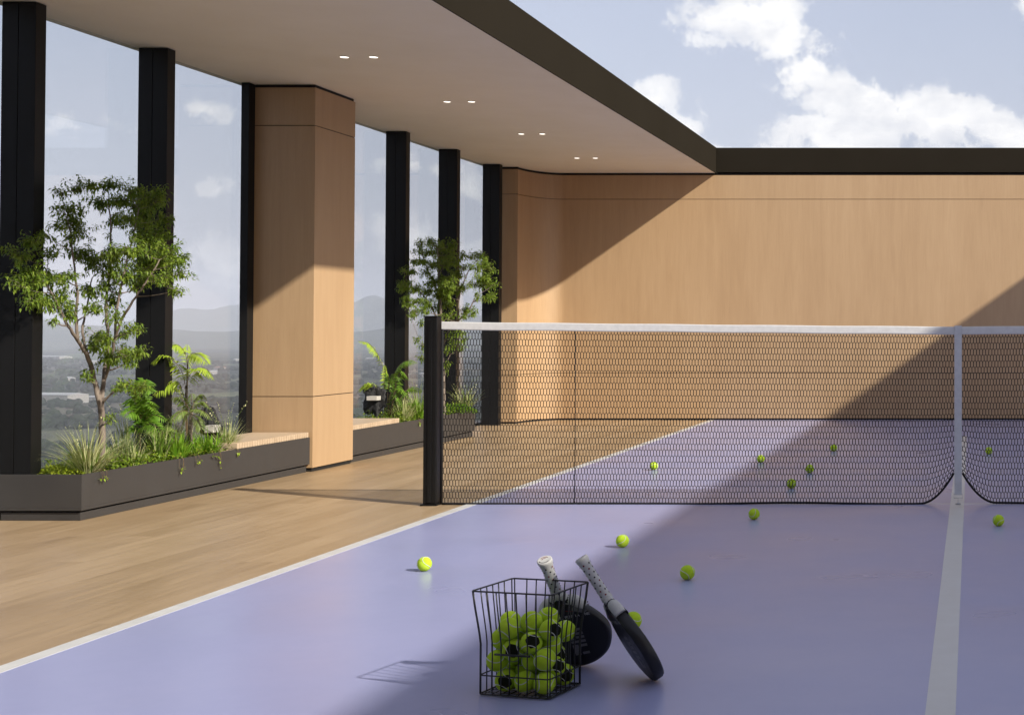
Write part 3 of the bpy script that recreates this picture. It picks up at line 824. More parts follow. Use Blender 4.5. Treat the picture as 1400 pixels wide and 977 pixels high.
def cover(label, y0, y1, x0, x1, n, m, seed, hgt, kind='stuff', name='ground_cover', size=.022):
    r = random.Random(seed); k = MB()
    for i in range(n):
        x = r.uniform(x0, x1); y = r.uniform(y0, y1)
        hz = hgt * (.4 + .6 * abs(math.sin(x * 23 + seed) * math.sin(y * 17 + 1.3 * seed))) * r.random() ** .6
        leaf(k, Vector((x, y, .24 + hz)), rdir(r) + Vector((0, 0, .4)), Vector((0, 0, 1)), size * r.uniform(.7, 1.4), size * .62, 0, .15, .2)
    o = k.build(name, m)
    return tag(o, label, 'ground cover', None, kind)
cover('low leafy ground cover filling the nearer planter', 8.25, 9.68, -5.58, -5.13, 3400, M['cover'], 3, .095)
cover('low leafy ground cover filling the farther planter', 12.5, 14.28, -5.58, -5.13, 3600, M['cover'], 5, .13)
def mound(label, c, rx, ry, h, n, m, seed, size):
    r = random.Random(seed); k = MB()
    for i in range(n):
        a = r.uniform(0, 2 * math.pi); q = math.sqrt(r.random()); d = Vector((math.cos(a) * q * rx, math.sin(a) * q * ry, h * math.sqrt(max(0, 1 - q * q)) * r.uniform(.6, 1)))
        leaf(k, d, rdir(r) + Vector((math.cos(a), math.sin(a), .8)), Vector((0, 0, 1)), size * r.uniform(.7, 1.3), size * .75, 0, .15, .15)
    o = k.build('leafy_mound', m); o.location = c
    return tag(o, label, 'plant')
mound('lime green mossy mound at the left end of the foreground planter', Vector((-5.36, 8.17, .225)), .17, .10, .075, 900, M['lime'], 4, .018)
mound('bright leafy mound right of the net post in the farther planter', gp(622, 572, -5.22), .20, .28, .10, 700, M['fern_dark'], 6, .03)

def trailer(label, px, py, n, L, seed):
    r = random.Random(seed); c = at(px, py, X=-5.108); c.z = .262
    k = MB()
    for i in range(n):
        y = r.uniform(-.03, .03); ln = L * r.uniform(.5, 1.0)
        pts = [Vector((-.05, y * .4, 0)), Vector((-.008, y * .8, .018)), Vector((.012, y, .0)), Vector((.016, y + r.uniform(-.01, .01), -ln * .5)), Vector((.017, y + r.uniform(-.02, .02), -ln))]
        k.tube(bez(pts, 10), .0012, 4, 1, cap=False)
        for q in range(5):
            p = pts[4].lerp(pts[3], q * .18) if q else pts[4]
            leaf(k, p, rdir(r) + Vector((.2, 0, .2)), Vector((0, 0, 1)), .022, .010, 0, .1, .1)
    o = k.build('trailing_sprig', [M['fern'], M['stem']]); o.location = c
    return tag(o, label, 'plant', 'sprigs hanging over the planter edges')
for lb, px, py, n, L, sd in (('pale sprig hanging over the planter corner below the striped grass', 139, 645, 3, .055, 1),
                            ('sprig pair hanging over the edge below the bright strappy clump', 245, 625, 3, .09, 2), ('short sprig hanging right of the sprig pair', 267, 621, 2, .05, 3),
                            ('long thin sprig hanging below the second strappy clump', 301, 614, 2, .11, 4), ('short sprig hanging left of the long thin one', 292, 616, 2, .035, 5),
                            ('sprig hanging nearest the slatted seat', 321, 610, 2, .05, 6), ('sprig hanging over the farther planter left of the net post', 573, 574, 2, .07, 7), ('tiny sprig hanging close beside the net post', 581, 573, 2, .09, 8)):
    trailer(lb, px, py, n, L, sd)

# dark rocks with a pale cut stone block set in them
def rock_lamp(label, c, sx, sy, h, block, seed):
    r = random.Random(seed); off = [(rdir(r), r.uniform(.5, 1.4)) for _ in range(26)]
    th = thing('ornament_rock', c, label, 'rock')
    def fn(d):
        s = 1.0
        for v, a in off: s += .11 * a * math.tanh(6 * (d.dot(v) - .62))
        p = d * 1.0 + Vector((seed, 0, 0)); return s * .86 * (1 + .34 * mnoise.noise(p * 2.3) + .22 * mnoise.noise(p * 5) + .12 * mnoise.noise(p * 13))
    k = MB(); k.sphere((0, 0, h * .48), 1, 48, 32, 0, (sx, sy, h * .55), fn); k.s = [False] * len(k.s); k.build('rock', M['rock'], th)
    k = MB(); k.box(block[0], block[1], block[2], block[3], block[4], block[5], .003); k.build('stone_block', M['stone'], th)
    return th
c = at(284, 612, X=-5.42); c.z = .235
rock_lamp('dark jagged rock with pale block half hidden behind the nearer ferns', c, .08, .10, .24, (.04, .105, -.12, -.03, .14, .19), 5)
c = at(515, 570, X=-5.43); c.z = .306
rock_lamp('dark jagged rock with pale stone block on the farther slatted seat', c, .125, .10, .34, (-.045, .05, -.115, -.03, .15, .188), 9)

# ------------------------------------------------------------------ net
NY = 8.73
XS0, XS1 = -.106, -.060      # centre strap
XPL, XPR = -3.415, 3.25
def ztop(x): return 1.117 + .030 * (abs(x - (-.083)) / 3.25) ** 1.15
def zbot(x):
    d = (XS0 - .002) - x if x < (XS0 + XS1) / 2 else x - (XS1 + .002)
    d = max(d, 0)
    return .006 + (.19 * (1 - d / .215) ** 2 if d < .215 else 0)
net = thing('court_net', (0, NY, 0), 'black mesh net with white top tape strung across the court', 'net')
k = MB()
PXW, ROWS = .0192, 29
def warp(x, z):
    h = ztop(x); zb = zbot(x)
    f = z / 1.09
    zz = zb + (h - .03 - zb) * (f if zb < .007 else (f + (1 - f) * 0.0))
    return zz
def warp2(x, z):
    h = ztop(x) - .03; zb = zbot(x)
    zz = z * h / 1.09
    return zz + zb * (1 - z / 1.09) ** 5
def pr3(k, a, b, r):
    a = Vector(a); b = Vector(b); d = (b - a).normalized()
    s = d.cross(Vector((0, 1, 0))); s = s.normalized() * r; y = Vector((0, r, 0))
    n = len(k.v)
    for p in (a, b):
        k.v += [tuple(p + s - y * .58), tuple(p - s - y * .58), tuple(p + y * 1.0)]
    k.face((n, n + 1, n + 4, n + 3)); k.face((n + 1, n + 2, n + 5, n + 4)); k.face((n + 2, n, n + 3, n + 5))
rr = random.Random(4)
x_l, x_r = -3.318, 3.10
ncol = int((x_r - x_l) / PXW); hrow = 1.09 / ROWS
jit = {}
def node(c2, row, end):
    """c2 in half columns; end 0 = lower, 1 = upper of the vertical cord in that row"""
    key = (c2, row, end)
    if key not in jit:
        x = x_l + c2 * PXW / 2 + rr.uniform(-.0010, .0010)
        z = (row + (.09 if end == 0 else .91)) * hrow + rr.uniform(-.0012, .0012)
        jit[key] = (x, rr.uniform(-.0015, .0015), warp2(x, z))
    return jit[key]
for row in range(ROWS):
    for c in range(ncol + 1):
        c2 = 2 * c + (row % 2)
        if c2 > 2 * ncol: continue
        pr3(k, node(c2, row, 0), node(c2, row, 1), .00235)
        if row + 1 < ROWS:
            for q in (-1, 1):
                n2 = c2 + q
                if 0 <= n2 <= 2 * ncol: pr3(k, node(c2, row, 1), node(n2, row + 1, 0), .00185)
        else:
            x, _, z = node(c2, row, 1); pr3(k, (x, 0, z), (x, 0, ztop(x) - .028), .00185)
        if row == 0:
            x, _, z = node(c2, row, 0); pr3(k, (x, 0, z), (x, 0, zbot(x)), .00185)
k.build('mesh', M['net'], net)
# top tape, folded over the cord
k = MB(); N = 120
prof = [(-.004, -.050), (-.0065, -.045), (-.0065, -.006), (-.004, 0), (.004, 0), (.0065, -.006), (.0065, -.045), (.004, -.050)]
for i in range(N + 1):
    x = -3.325 + (3.16 + 3.325) * i / N
    for (y, z) in prof: k.v.append((x, y, ztop(x) + z + .001 * math.sin(x * 9)))
for i in range(N):
    for j in range(8):
        a = i * 8 + j; b = i * 8 + (j + 1) % 8
        k.face((a, b, b + 8, a + 8), 0, False)
k.face(tuple(range(8))); k.face(tuple(reversed(range(N * 8, N * 8 + 8))))
k.build('top_tape', M['tape'], net)
for sgn in (0, 1):
    xs = [x_l + (XS0 - .004 - x_l) * (i / 90) for i in range(91)] if sgn == 0 else [XS1 + .004 + (x_r - XS1 - .004) * (i / 90) for i in range(91)]
    xs2 = []
    edge = XS0 - .004 if sgn == 0 else XS1 + .004
    near = [edge + (-1 if sgn == 0 else 1) * .22 * i / 20 for i in range(21)]
    xs = sorted(set([x for x in xs if abs(x - edge) > .222] + near))
    k = MB(); k.tube([(x, 0, zbot(x) + .001 + .004 * (1 + math.sin(x * 5.1 + 1)) * (1 if x > -2.0 else .4)) for x in xs], .0075, 6)
    k.build('bottom_cord', M['net'], net)
k = MB(); k.tube([(-2.486, -.004, .01), (-2.484, -.004, .5), (-2.487, -.004, ztop(-2.486) - .05)], .0026, 6); k.build('seam_cord', M['net'], net)
k = MB(); k.tube([(x_l - .004, 0, .01), (x_l - .004, 0, 1.10)], .009, 8); k.build('side_band', M['net'], net)
sp = MB(); 
sp.box(XS0, XS1, -.013, -.0095, .064, 1.122, .0006); sp.box(XS0, XS1, -.0098, .0098, 1.1185, 1.122, .0006); sp.box(XS0, XS1, .0095, .012, .085, 1.1205, .0006)
so_ = sp.build('centre_strap', M['strap'], net)
k = MB(); xc = (XS0 + XS1) / 2
k.tube([(XS0 - .004, -.011, .068), (XS1 + .004, -.011, .068), (XS1 + .004, -.011, .046), (XS0 - .004, -.011, .046)], .0022, 8, closed=True)
k.build('buckle', M['steel'], so_)
k = MB(); k.tube([(xc, -.011, .046), (xc, -.011, .012)], .0016, 8); k.sphere((xc, -.011, .012), .006, 12, 8)
k.tube([(xc, -.011, .0078), (xc, -.011, .013), (xc, -.011, .017)], [.018, .016, .004], 18); k.build('floor_anchor', M['steel'], so_)

def post(x, label):
    p = thing('net_post', (x, NY, 0), label, 'net post')
    k = MB(); k.box(-.041, .041, -.041, .041, .0105, 1.176, .006); k.build('shaft', M['metal'], p)
    k = MB(); k.box(-.012, .012, -.047, -.0415, .02, 1.16, .002); k.build('channel', M['metal'], p)
    k = MB(); k.box(-.054, .050, -.054, .05, .0005, .010, .002); k.build('base_plate', M['metal'], p)
    k = MB(); k.box(-.043, .043, -.043, .043, 1.1765, 1.184, .002); k.build('cap', M['metal'], p)
    return p
post(-3.382, 'black square net post at the left end of the net')
post(3.23, 'black net post at the right end of the net, outside the picture')

# ------------------------------------------------------------------ balls
BR = .0325
def seam_pts(r, n=90):
    out = []
    for i in range(n):
        a = 2 * math.pi * i / n
        v = Vector((.72 * math.cos(a) + .28 * math.cos(3 * a), .72 * math.sin(a) - .28 * math.sin(3 * a), .88 * math.sin(2 * a)))
        out.append(v.normalized() * r)
    return out
def ball_parts(parent, patch=False, mark=False):
    k = MB(); k.sphere((0, 0, 0), BR, 36, 22); k.build('felt_cover', M['felt'], parent)
    k = MB(); k.tube(seam_pts(BR - .0003), .0016, 5, closed=True); k.build('seam', M['seam'], parent)
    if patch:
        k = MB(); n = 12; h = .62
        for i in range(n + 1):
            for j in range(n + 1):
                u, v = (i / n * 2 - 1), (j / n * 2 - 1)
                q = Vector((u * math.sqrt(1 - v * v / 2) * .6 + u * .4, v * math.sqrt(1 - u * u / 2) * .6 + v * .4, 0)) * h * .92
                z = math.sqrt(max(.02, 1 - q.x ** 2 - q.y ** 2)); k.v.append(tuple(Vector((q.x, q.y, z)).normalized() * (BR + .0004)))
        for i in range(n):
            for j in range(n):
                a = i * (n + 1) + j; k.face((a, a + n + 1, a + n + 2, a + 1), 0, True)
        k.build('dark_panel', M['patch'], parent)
    if mark:
        k = MB()
        for (u, v, du, dv) in ((-.34, 0, .10, .09), (-.16, .0, .06, .10), (0, .0, .09, .05), (.16, .01, .06, .10), (.34, 0, .09, .09)):
            for (a, b, c_, d_) in ((u, v - dv, u + .03, v + dv), (u + .04, v + dv - .04, u + du, v + dv)):
                cs = [(a, b), (c_, b), (c_, d_), (a, d_)]
                k.quad(*[tuple(Vector((x, y, math.sqrt(1 - x * x - y * y))) * (BR + .0005)) for x, y in cs])
        k.build('print_mark', M['black_dot'], parent)
protos = {}
def ball(loc, rot, label, group, kindb='plain'):
    if kindb not in protos:
        th = thing('tennis_ball', loc, label, 'ball', group)
        ball_parts(th, kindb == 'patch', kindb == 'mark'); protos[kindb] = th
    else:
        src = protos[kindb]; th = src.copy(); col.objects.link(th); th.location = loc
        for ch in src.children:
            c2 = ch.copy(); col.objects.link(c2); c2.parent = th
        tag(th, label, 'ball', group)
    th.rotation_euler = rot
    return th
GB = 'loose balls on the court'
floor_balls = [((-2.482, 6.326), 'sunlit yellow ball with dark print alone on the bright court', 'mark', (R(52), R(8), R(-40))),
    ((-1.755, 7.011), 'ball at the shadow edge, between sunlit ball and centre line', 'plain', (.5, 1.1, .3)),
    ((-1.243, 6.105), 'shaded ball right of the leaning paddles with curved seam facing out', 'plain', (1.9, .3, 1.0)),
    ((-1.252, 8.029), 'shaded ball closest to the front of the net', 'plain', (.2, .9, 2.1)),
    ((.151, 7.762), 'ball on the far side of the white centre line before the net', 'plain', (2.4, 1.3, .2)),
    ((-1.238, 5.10), 'ball peeking out behind the leaning edge on paddle', 'plain', (.9, 2.2, .7)),
    ((-2.474, 10.851), 'sunlit ball seen through the net on bright court', 'plain', (1.2, .4, 1.6)),
    ((-1.731, 11.443), 'ball behind the net lying on the shadow edge', 'plain', (2.9, .5, .4)),
    ((-1.241, 9.609), 'shaded ball just behind the lower edge of the net', 'plain', (.4, 1.9, 2.2)),
    ((-1.234, 10.631), 'shaded ball behind the net, middle of the three in a row', 'plain', (1.5, 2.5, .1)),
    ((-1.235, 12.5), 'shaded ball farthest behind the net left of the strap', 'plain', (.7, .2, 2.9)),
    ((.154, 12.209), 'ball behind the net right of the centre strap', 'plain', (2.2, 2.0, 1.2))]
for (x, y), lb, kb, ro in floor_balls: ball((x, y, .004 + BR), ro, lb, GB, kb)

# ------------------------------------------------------------------ wire basket
BC, BYAW = Vector((-1.338, 4.240, .004)), R(-14)
bk = thing('wire_basket', BC, 'black wire ball basket with flared rim standing in the shade', 'basket', None, BYAW)
HB, HM = .315, .155
bw, bd, tw_, td = .117, .0915, .133, .110
def sect(z):
    f = max(0, (z - HM) / (HB - HM)); f = f * f * (3 - 2 * f) * .35 + f * .65
    return bw + (tw_ - bw) * f, bd + (td - bd) * f
def ringpts(z, rc=.012):
    hx, hy = sect(z); out = []
    for cx, cy, a0 in ((hx - rc, hy - rc, 0), (-hx + rc, hy - rc, 90), (-hx + rc, -hy + rc, 180), (hx - rc, -hy + rc, 270)):
        for q in range(5):
            a = R(a0 + q * 22.5); out.append((cx + rc * math.cos(a), cy + rc * math.sin(a), z))
    return out
k = MB(); k.tube(ringpts(HB), .0025, 10, closed=True); k.build('rim', M['wire'], bk)
k = MB(); k.tube(ringpts(.006), .0028, 10, closed=True); k.build('base_ring', M['wire'], bk)
k = MB(); k.tube(ringpts(.062), .0022, 8, closed=True); k.build('hoop', M['wire'], bk)
k = MB(); hx, hy = sect(.128); k.tube([(-hx + .055, -hy - .0045, .128), (.055, -hy - .0045, .128)], .0034, 8); k.build('cross_bar', M['wire'], bk)
zs = [.006, .05, .10, HM, HM + .03, HM + .06, HM + .09, HM + .12, HB]
for side in range(4):
    nW = 8 if side % 2 == 0 else 7
    for i in range(nW):
        f = (i + .5) / nW * 2 - 1
        if i == 0: f = -.95
        if i == nW - 1: f = .95
        pts = []
        for z in zs:
            hx, hy = sect(z)
            pts.append({0: (f * hx, -hy, z), 1: (hx, f * hy, z), 2: (-f * hx, hy, z), 3: (-hx, -f * hy, z)}[side])
        k = MB(); k.tube(pts, .0020, 7); k.build('upright_wire', M['wire'], bk)
k = MB()
for i in range(9):
    f = (i + .5) / 9 * 2 - 1
    k.tube([(f * bw, -bd, .006), (f * bw, bd, .006)], .0013, 6)
for i in range(5):
    f = (i + .5) / 5 * 2 - 1
    k.tube([(-bw, f * bd, .0075), (bw, f * bd, .0075)], .0013, 6)
k.build('floor_grid', M['wire'], bk)

PB = [(0.0795, 0.0545, 0.0365),(0.0795, -0.0545, 0.0365),(0.0147, 0.0545, 0.0365),(-0.0501, -0.0545, 0.0365),(-0.0795, 0.0033, 0.0365),(0.0148, -0.0545, 0.0365),(-0.0168, 0.0, 0.0516),(0.0795, 0.0001, 0.0717),(-0.0795, 0.0545, 0.0763),(-0.0795, -0.0545, 0.0943),(-0.0142, 0.0545, 0.0946),(0.0508, 0.0536, 0.0947),(0.0224, -0.0255, 0.0964),(-0.0525, 0.0033, 0.1058),(0.0795, -0.0545, 0.1067),(-0.0251, -0.0545, 0.1297),(0.0664, 0.0023, 0.1353),(-0.0717, 0.0545, 0.1408),(0.0182, 0.0546, 0.1509),(0.0351, -0.0549, 0.154),(-0.08, -0.0299, 0.1544),(-0.0185, 0.002, 0.1611),(0.0813, 0.0564, 0.1679),(0.0835, -0.0297, 0.1892),(-0.0371, -0.0592, 0.1934),(-0.0841, 0.0208, 0.195),(0.0163, -0.0254, 0.2087),(0.0366, 0.0363, 0.2105)]
rb = random.Random(12)
cy_, sy_ = math.cos(BYAW), math.sin(BYAW)
toc = (Vector((0, 0, 1.1)) - BC).normalized()
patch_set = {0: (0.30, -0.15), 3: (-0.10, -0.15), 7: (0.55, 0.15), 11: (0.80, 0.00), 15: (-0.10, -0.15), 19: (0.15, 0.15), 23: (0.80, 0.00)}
for i, (x, y, z) in enumerate(PB):
    p = Vector((BC.x + x * cy_ - y * sy_, BC.y + x * sy_ + y * cy_, BC.z + z + .005))
    lv = 'bottom layer' if z < .06 else 'second layer' if z < .105 else 'third layer' if z < .15 else 'top layer'
    fb = 'front' if y < -.03 else 'back' if y > .03 else 'middle'
    lr = 'left' if x < -.04 else 'right' if x > .04 else 'central'
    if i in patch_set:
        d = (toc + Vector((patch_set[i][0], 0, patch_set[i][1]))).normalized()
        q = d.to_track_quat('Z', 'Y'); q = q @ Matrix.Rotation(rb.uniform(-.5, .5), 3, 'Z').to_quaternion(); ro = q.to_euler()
    else: ro = (rb.uniform(0, 6), rb.uniform(0, 6), rb.uniform(0, 6))
    ball(p, ro, '%s%s %s ball of the %s in the wire basket' % ('dark panelled ' if i in patch_set else 'yellow green ', fb, lr, lv), 'balls piled in the wire basket', 'patch' if i in patch_set else 'plain')

# ------------------------------------------------------------------ paddles
def head_outline(n=72):
    """closed outline of the paddle head in (w, l); l=0 at the bottom end, throat near l=.285"""
    out = []
    for i in range(n):
        a = 2 * math.pi * i / n
        s, c = math.sin(a), math.cos(a)
        l = .140 - .140 * c
        wv = .128 * s * (1 - .20 * (l / .28) ** 2 - .12 * max(0, (l - .15) / .13))
        out.append((wv, l))
    return out
TH_ = .019
def inset_loft(k, outl, steps, m=0):
    """steps: list of (shrink, z); bridges copies of the outline"""
    cx = sum(p[0] for p in outl) / len(outl); cl = sum(p[1] for p in outl) / len(outl); n = len(outl)
    base = len(k.v)
    for (sh, z) in steps:
        for (a, b) in outl:
            d = Vector((a - cx, b - cl)); L = d.length; q = d * ((L - sh) / L)
            k.v.append((cx + q.x, z, cl + q.y))
    for s in range(len(steps) - 1):
        for j in range(n):
            j2 = (j + 1) % n
            k.face((base + s * n + j, base + s * n + j2, base + (s + 1) * n + j2, base + (s + 1) * n + j), m, True)
    k.face(tuple(base + j for j in range(n - 1, -1, -1)), m); k.face(tuple(base + (len(steps) - 1) * n + j for j in range(n)), m)
FONT = {'T': ((0, 1, 1, 1), (.5, 0, .5, 1)), 'E': ((0, 0, 0, 1), (0, 1, 1, 1), (0, .5, .8, .5), (0, 0, 1, 0)), 'N': ((0, 0, 0, 1), (0, 1, 1, 0), (1, 0, 1, 1)), 'I': ((.5, 0, .5, 1),),
        'R': ((0, 0, 0, 1), (0, 1, 1, 1), (1, 1, 1, .5), (1, .5, 0, .5), (.4, .5, 1, 0)), 'A': ((0, 0, .5, 1), (.5, 1, 1, 0), (.25, .4, .75, .4)), 'O': ((0, 0, 0, 1), (0, 1, 1, 1), (1, 1, 1, 0), (1, 0, 0, 0)),
        'S': ((0, 0, 1, 0), (1, 0, 1, .5), (1, .5, 0, .5), (0, .5, 0, 1), (0, 1, 1, 1)), 'U': ((0, 1, 0, 0), (0, 0, 1, 0), (1, 0, 1, 1)), 'L': ((0, 1, 0, 0), (0, 0, 1, 0)), 'M': ((0, 0, 0, 1), (0, 1, .5, .4), (.5, .4, 1, 1), (1, 1, 1, 0)), 'V': ((0, 1, .5, 0), (.5, 0, 1, 1))}
def lettering(k, text, u0, v0, cw, chh, th, y, m=0, vertical=False, flip=1):
    """text as thin raised strokes on the plane y (u across, v along the paddle)"""
    x = 0.0
    for ch in text:
        for (a, b, c_, d_) in FONT.get(ch, ()):
            p, q = (a * cw * .72 + x, b * chh), (c_ * cw * .72 + x, d_ * chh)
            if vertical: p, q = (-p[1], p[0]), (-q[1], q[0])
            P, Q = Vector((p[0], p[1])), Vector((q[0], q[1])); d = (Q - P)
            if d.length < 1e-6: continue
            d.normalize(); s = Vector((-d.y, d.x)) * th / 2; P -= d * th / 2; Q += d * th / 2
            k.quad(*[(flip * (u0 + w2.x), y, v0 + w2.y) for w2 in (P + s, P - s, Q - s, Q + s)], m)
        x += cw
def make_paddle(label, tip, grip, wdir):
    """tip: floor contact, grip: butt end, wdir: rough direction of paddle width"""
    axis = (grip - tip).normalized(); wv = (wdir - axis * wdir.dot(axis)).normalized(); nv = axis.cross(wv).normalized()   # columns: w, n, axis
    th = thing('paddle', tip, label, 'paddle', 'paddles leaning on the basket')
    rot = Matrix((wv, nv, axis)).transposed().to_quaternion()
    th.rotation_mode = 'QUATERNION'; th.rotation_quaternion = rot
    L = (grip - tip).length
    k = MB(); o = head_outline()
    inset_loft(k, o, [(.012, -TH_), (.004, -TH_ + .0022), (.0, -TH_ + .008), (0, TH_ - .008), (.004, TH_ - .0022), (.012, TH_)])
    k.build('head', M['carbon'], th)
    # throat: two pale arms and a bridge leaving an open triangle
    k = MB(); zt = L - .165
    for sg in (-1, 1):
        k.tube(bez([Vector((sg * .010, 0, zt + .012)), Vector((sg * .022, 0, zt - .012)), Vector((sg * .042, 0, .272)), Vector((sg * .062, 0, .240))], 14), [.0150, .0150, .0152, .0155, .016, .0165, .0168, .0172, .0176, .018, .0184, .0188, .019, .0192, .0194], 12)
    k.tube([(0, 0, zt + .03), (0, 0, zt + .012), (0, 0, zt - .004)], [.017, .0185, .010], 14)
    k.build('throat', M['white_grip'], th)
    k = MB(); k.tube(bez([Vector((-.05, 0, .262)), Vector((0, 0, .284)), Vector((.05, 0, .262))], 12), .0165, 10); k.build('throat_bridge', M['carbon'], th)
    # grip, flared butt
    k = MB(); g0 = L - .150
    prof = [(g0, .0168), (g0 + .004, .0174), (L - .06, .0170), (L - .035, .0178), (L - .018, .0205), (L - .008, .0228), (L - .002, .0225), (L, .0200)]
    k.tube([(0, 0, z) for z, _ in prof], [q for _, q in prof], 22)
    for v in range(len(k.v)):   # slightly oval
        a = k.v[v]; k.v[v] = (a[0] * 1.04, a[1] * .92, a[2])
    rows = 8
    for i in range(rows):
        z = g0 + .014 + i * .0158; rr_ = .0173 if z < L - .045 else .0173 + (z - (L - .045)) ** 1.4 * .75
        for j in range(6):
            a = 2 * math.pi * (j + .5 * (i % 2)) / 6
            cx, cy = math.cos(a), math.sin(a)
            c = Vector((cx * (rr_ + .0008) * 1.04, cy * (rr_ + .0008) * .92, z)); tg = Vector((-cy, cx, 0)); n = 8
            b0 = len(k.v)
            for q in range(n):
                an = 2 * math.pi * q / n; k.v.append(tuple(c + (tg * math.cos(an) + Vector((0, 0, 1)) * math.sin(an)) * .0029))
            k.face(tuple(range(b0, b0 + n)), 1 if (i + j) % 3 else 2)
    # butt cap swirl
    for (rad, a0, a1, mm) in ((.013, 40, 150, 2), (.007, 60, 190, 2), (.0165, 200, 330, 1)):
        for q in range(10):
            t0, t1 = R(a0 + (a1 - a0) * q / 10), R(a0 + (a1 - a0) * (q + 1) / 10)
            k.quad(*[((rad + e) * math.cos(tt), (rad + e) * math.sin(tt) * .9, L + .0006) for e, tt in ((-.0011, t0), (.0011, t0), (.0011, t1), (-.0011, t1))], mm)
    k.build('grip', [M['white_grip'], M['black_dot'], M['red']], th)
    k = MB(); k.tube([(0, 0, g0 - .001), (0, 0, g0 + .004)], .0180, 20); k.build('grip_collar', M['white_grip'], th)
    for sgn in (-1, 1):
        yy = sgn * (TH_ + .0006)
        k = MB()
        lettering(k, 'T NAT T E ROE', -.078, .218, .0082, .0085, .0020, yy, 0, False, -sgn)
        lettering(k, 'IA INE', .034, .218, .0082, .0085, .0020, yy, 0, False, -sgn)
        k.build('small_lettering', M['pale_print'], th)
        k = MB()
        for (u0, u1, v0, v1) in ((-.006, .012, .055, .100), (.018, .040, .055, .066), (.018, .040, .089, .100), (-.006, .040, .108, .118), (-.006, .006, .122, .150), (.014, .040, .126, .136), (.014, .040, .142, .152), (-.004, .038, .160, .170)):
            k.quad(*[(-sgn * a, yy, b) for a, b in ((u0, v0), (u1, v0), (u1, v1), (u0, v1))])
        k.build('large_lettering', M['grey_print'], th)
        for q in (-1, 1):
            k = MB()
            k.quad(*[(x, yy, z) for x, z in ((q * .030, .246), (q * .066, .226), (q * .078, .236), (q * .040, .262))], 0)
            k.quad(*[(x, yy + sgn * .0003, z) for x, z in ((q * .012, .246), (q * .034, .240), (q * .036, .2435), (q * .012, .250))], 1)
            k.build('corner_print', [M['grey_print'], M['red']], th)
    return th
make_paddle('black paddle seen edge on, leaning on the basket rim from the right', Vector((-.975, 4.352, .013)), Vector((-1.209, 4.315, .394)), Vector((.52, -1.0, .12)))
make_paddle('black paddle behind the basket with its broad face showing', Vector((-1.268, 4.560, .012)), Vector((-1.322, 4.315, .388)), Vector((1.0, .16, .0)))

# ------------------------------------------------------------------ land seen far below the glass
GZ = -120.0
def land_mat():
    m, t, p = mat('farmland', rough=.95, spec=.1)
    v = obco(t)
    vo = t.new('ShaderNodeTexVoronoi'); vo.inputs['Scale'].default_value = .0042; vo.inputs['Randomness'].default_value = .9
    t.link(t.mapping(v, (1, .55, 1), (0, 0, 0), (0, 0, .35)), vo.inputs['Vector'])
    hs = t.new('ShaderNodeSeparateColor'); t.link(vo.outputs['Color'], hs.inputs[0])
    field = t.ramp(hs.outputs[0], [(0, (.030, .036, .020)), (.3, (.042, .048, .028)), (.45, (.11, .115, .06)), (.6, (.034, .040, .024)), (.78, (.15, .125, .095)), (.88, (.11, .14, .055)), (1, (.055, .06, .035))])
    n = t.noise(v, .008, 8, .62)
    wood = t.noise(v, .0022, 7, .6, .6)
    c = t.mix(t.maprange(n, .35, .7, 0, .6), field, (.035, .045, .02, 1))
    c = t.mix(t.maprange(wood, .46, .54), c, (.016, .024, .014, 1))
    roofs = t.maprange(t.noise(t.mapping(v, (1, .8, 1)), .028, 3, .5), .70, .74)
    c = t.mix(t.math('MULTIPLY', roofs, .75), c, (.34, .31, .28, 1))
    t.link(c, p.inputs['Base Color'])
    return m
g = MB(); g.quad((-30000, -12000, GZ), (30000, -12000, GZ), (30000, 30000, GZ), (-30000, 30000, GZ))
tag(g.build('ground', land_mat()), 'wide hazy farmland plain far below', kind='structure')
def hills(name, y0, depth, x0, x1, fn, m, label):
    k = MB(); nx, ny = 200, 14
    for j in range(ny + 1):
        for i in range(nx + 1):
            x = x0 + (x1 - x0) * i / nx; v = j / ny
            hgt = fn(x) * math.sin(math.pi * v) ** .8 * (1 + .08 * math.sin(x * .011 + v * 9) + .05 * math.sin(x * .031 + v * 17))
            k.v.append((x, y0 + depth * v + 220 * math.sin(x * .0013), GZ - 8 + hgt))
    for j in range(ny):
        for i in range(nx):
            a = j * (nx + 1) + i; k.face((a, a + 1, a + nx + 2, a + nx + 1), 0, True)
    return tag(k.build(name, m), label, kind='structure')
hm = varied('wooded hillside', (.03, .045, .022), (.06, .07, .035), .95, .004, .1)
hills('hills', 9200, 2600, -12000, 3000, lambda x: 128 + 40 * math.sin(x * .0016 + .6) + 22 * math.sin(x * .0045 + 2), hm, 'low wooded ridge beyond the plain')
hills('hills', 15000, 3200, -16800, 5000, lambda x: 320 + 125 * math.sin(x * .00092 + 2.1) + 60 * math.sin(x * .0027 + 1), hm, 'high hazy mountain ridge on the skyline')
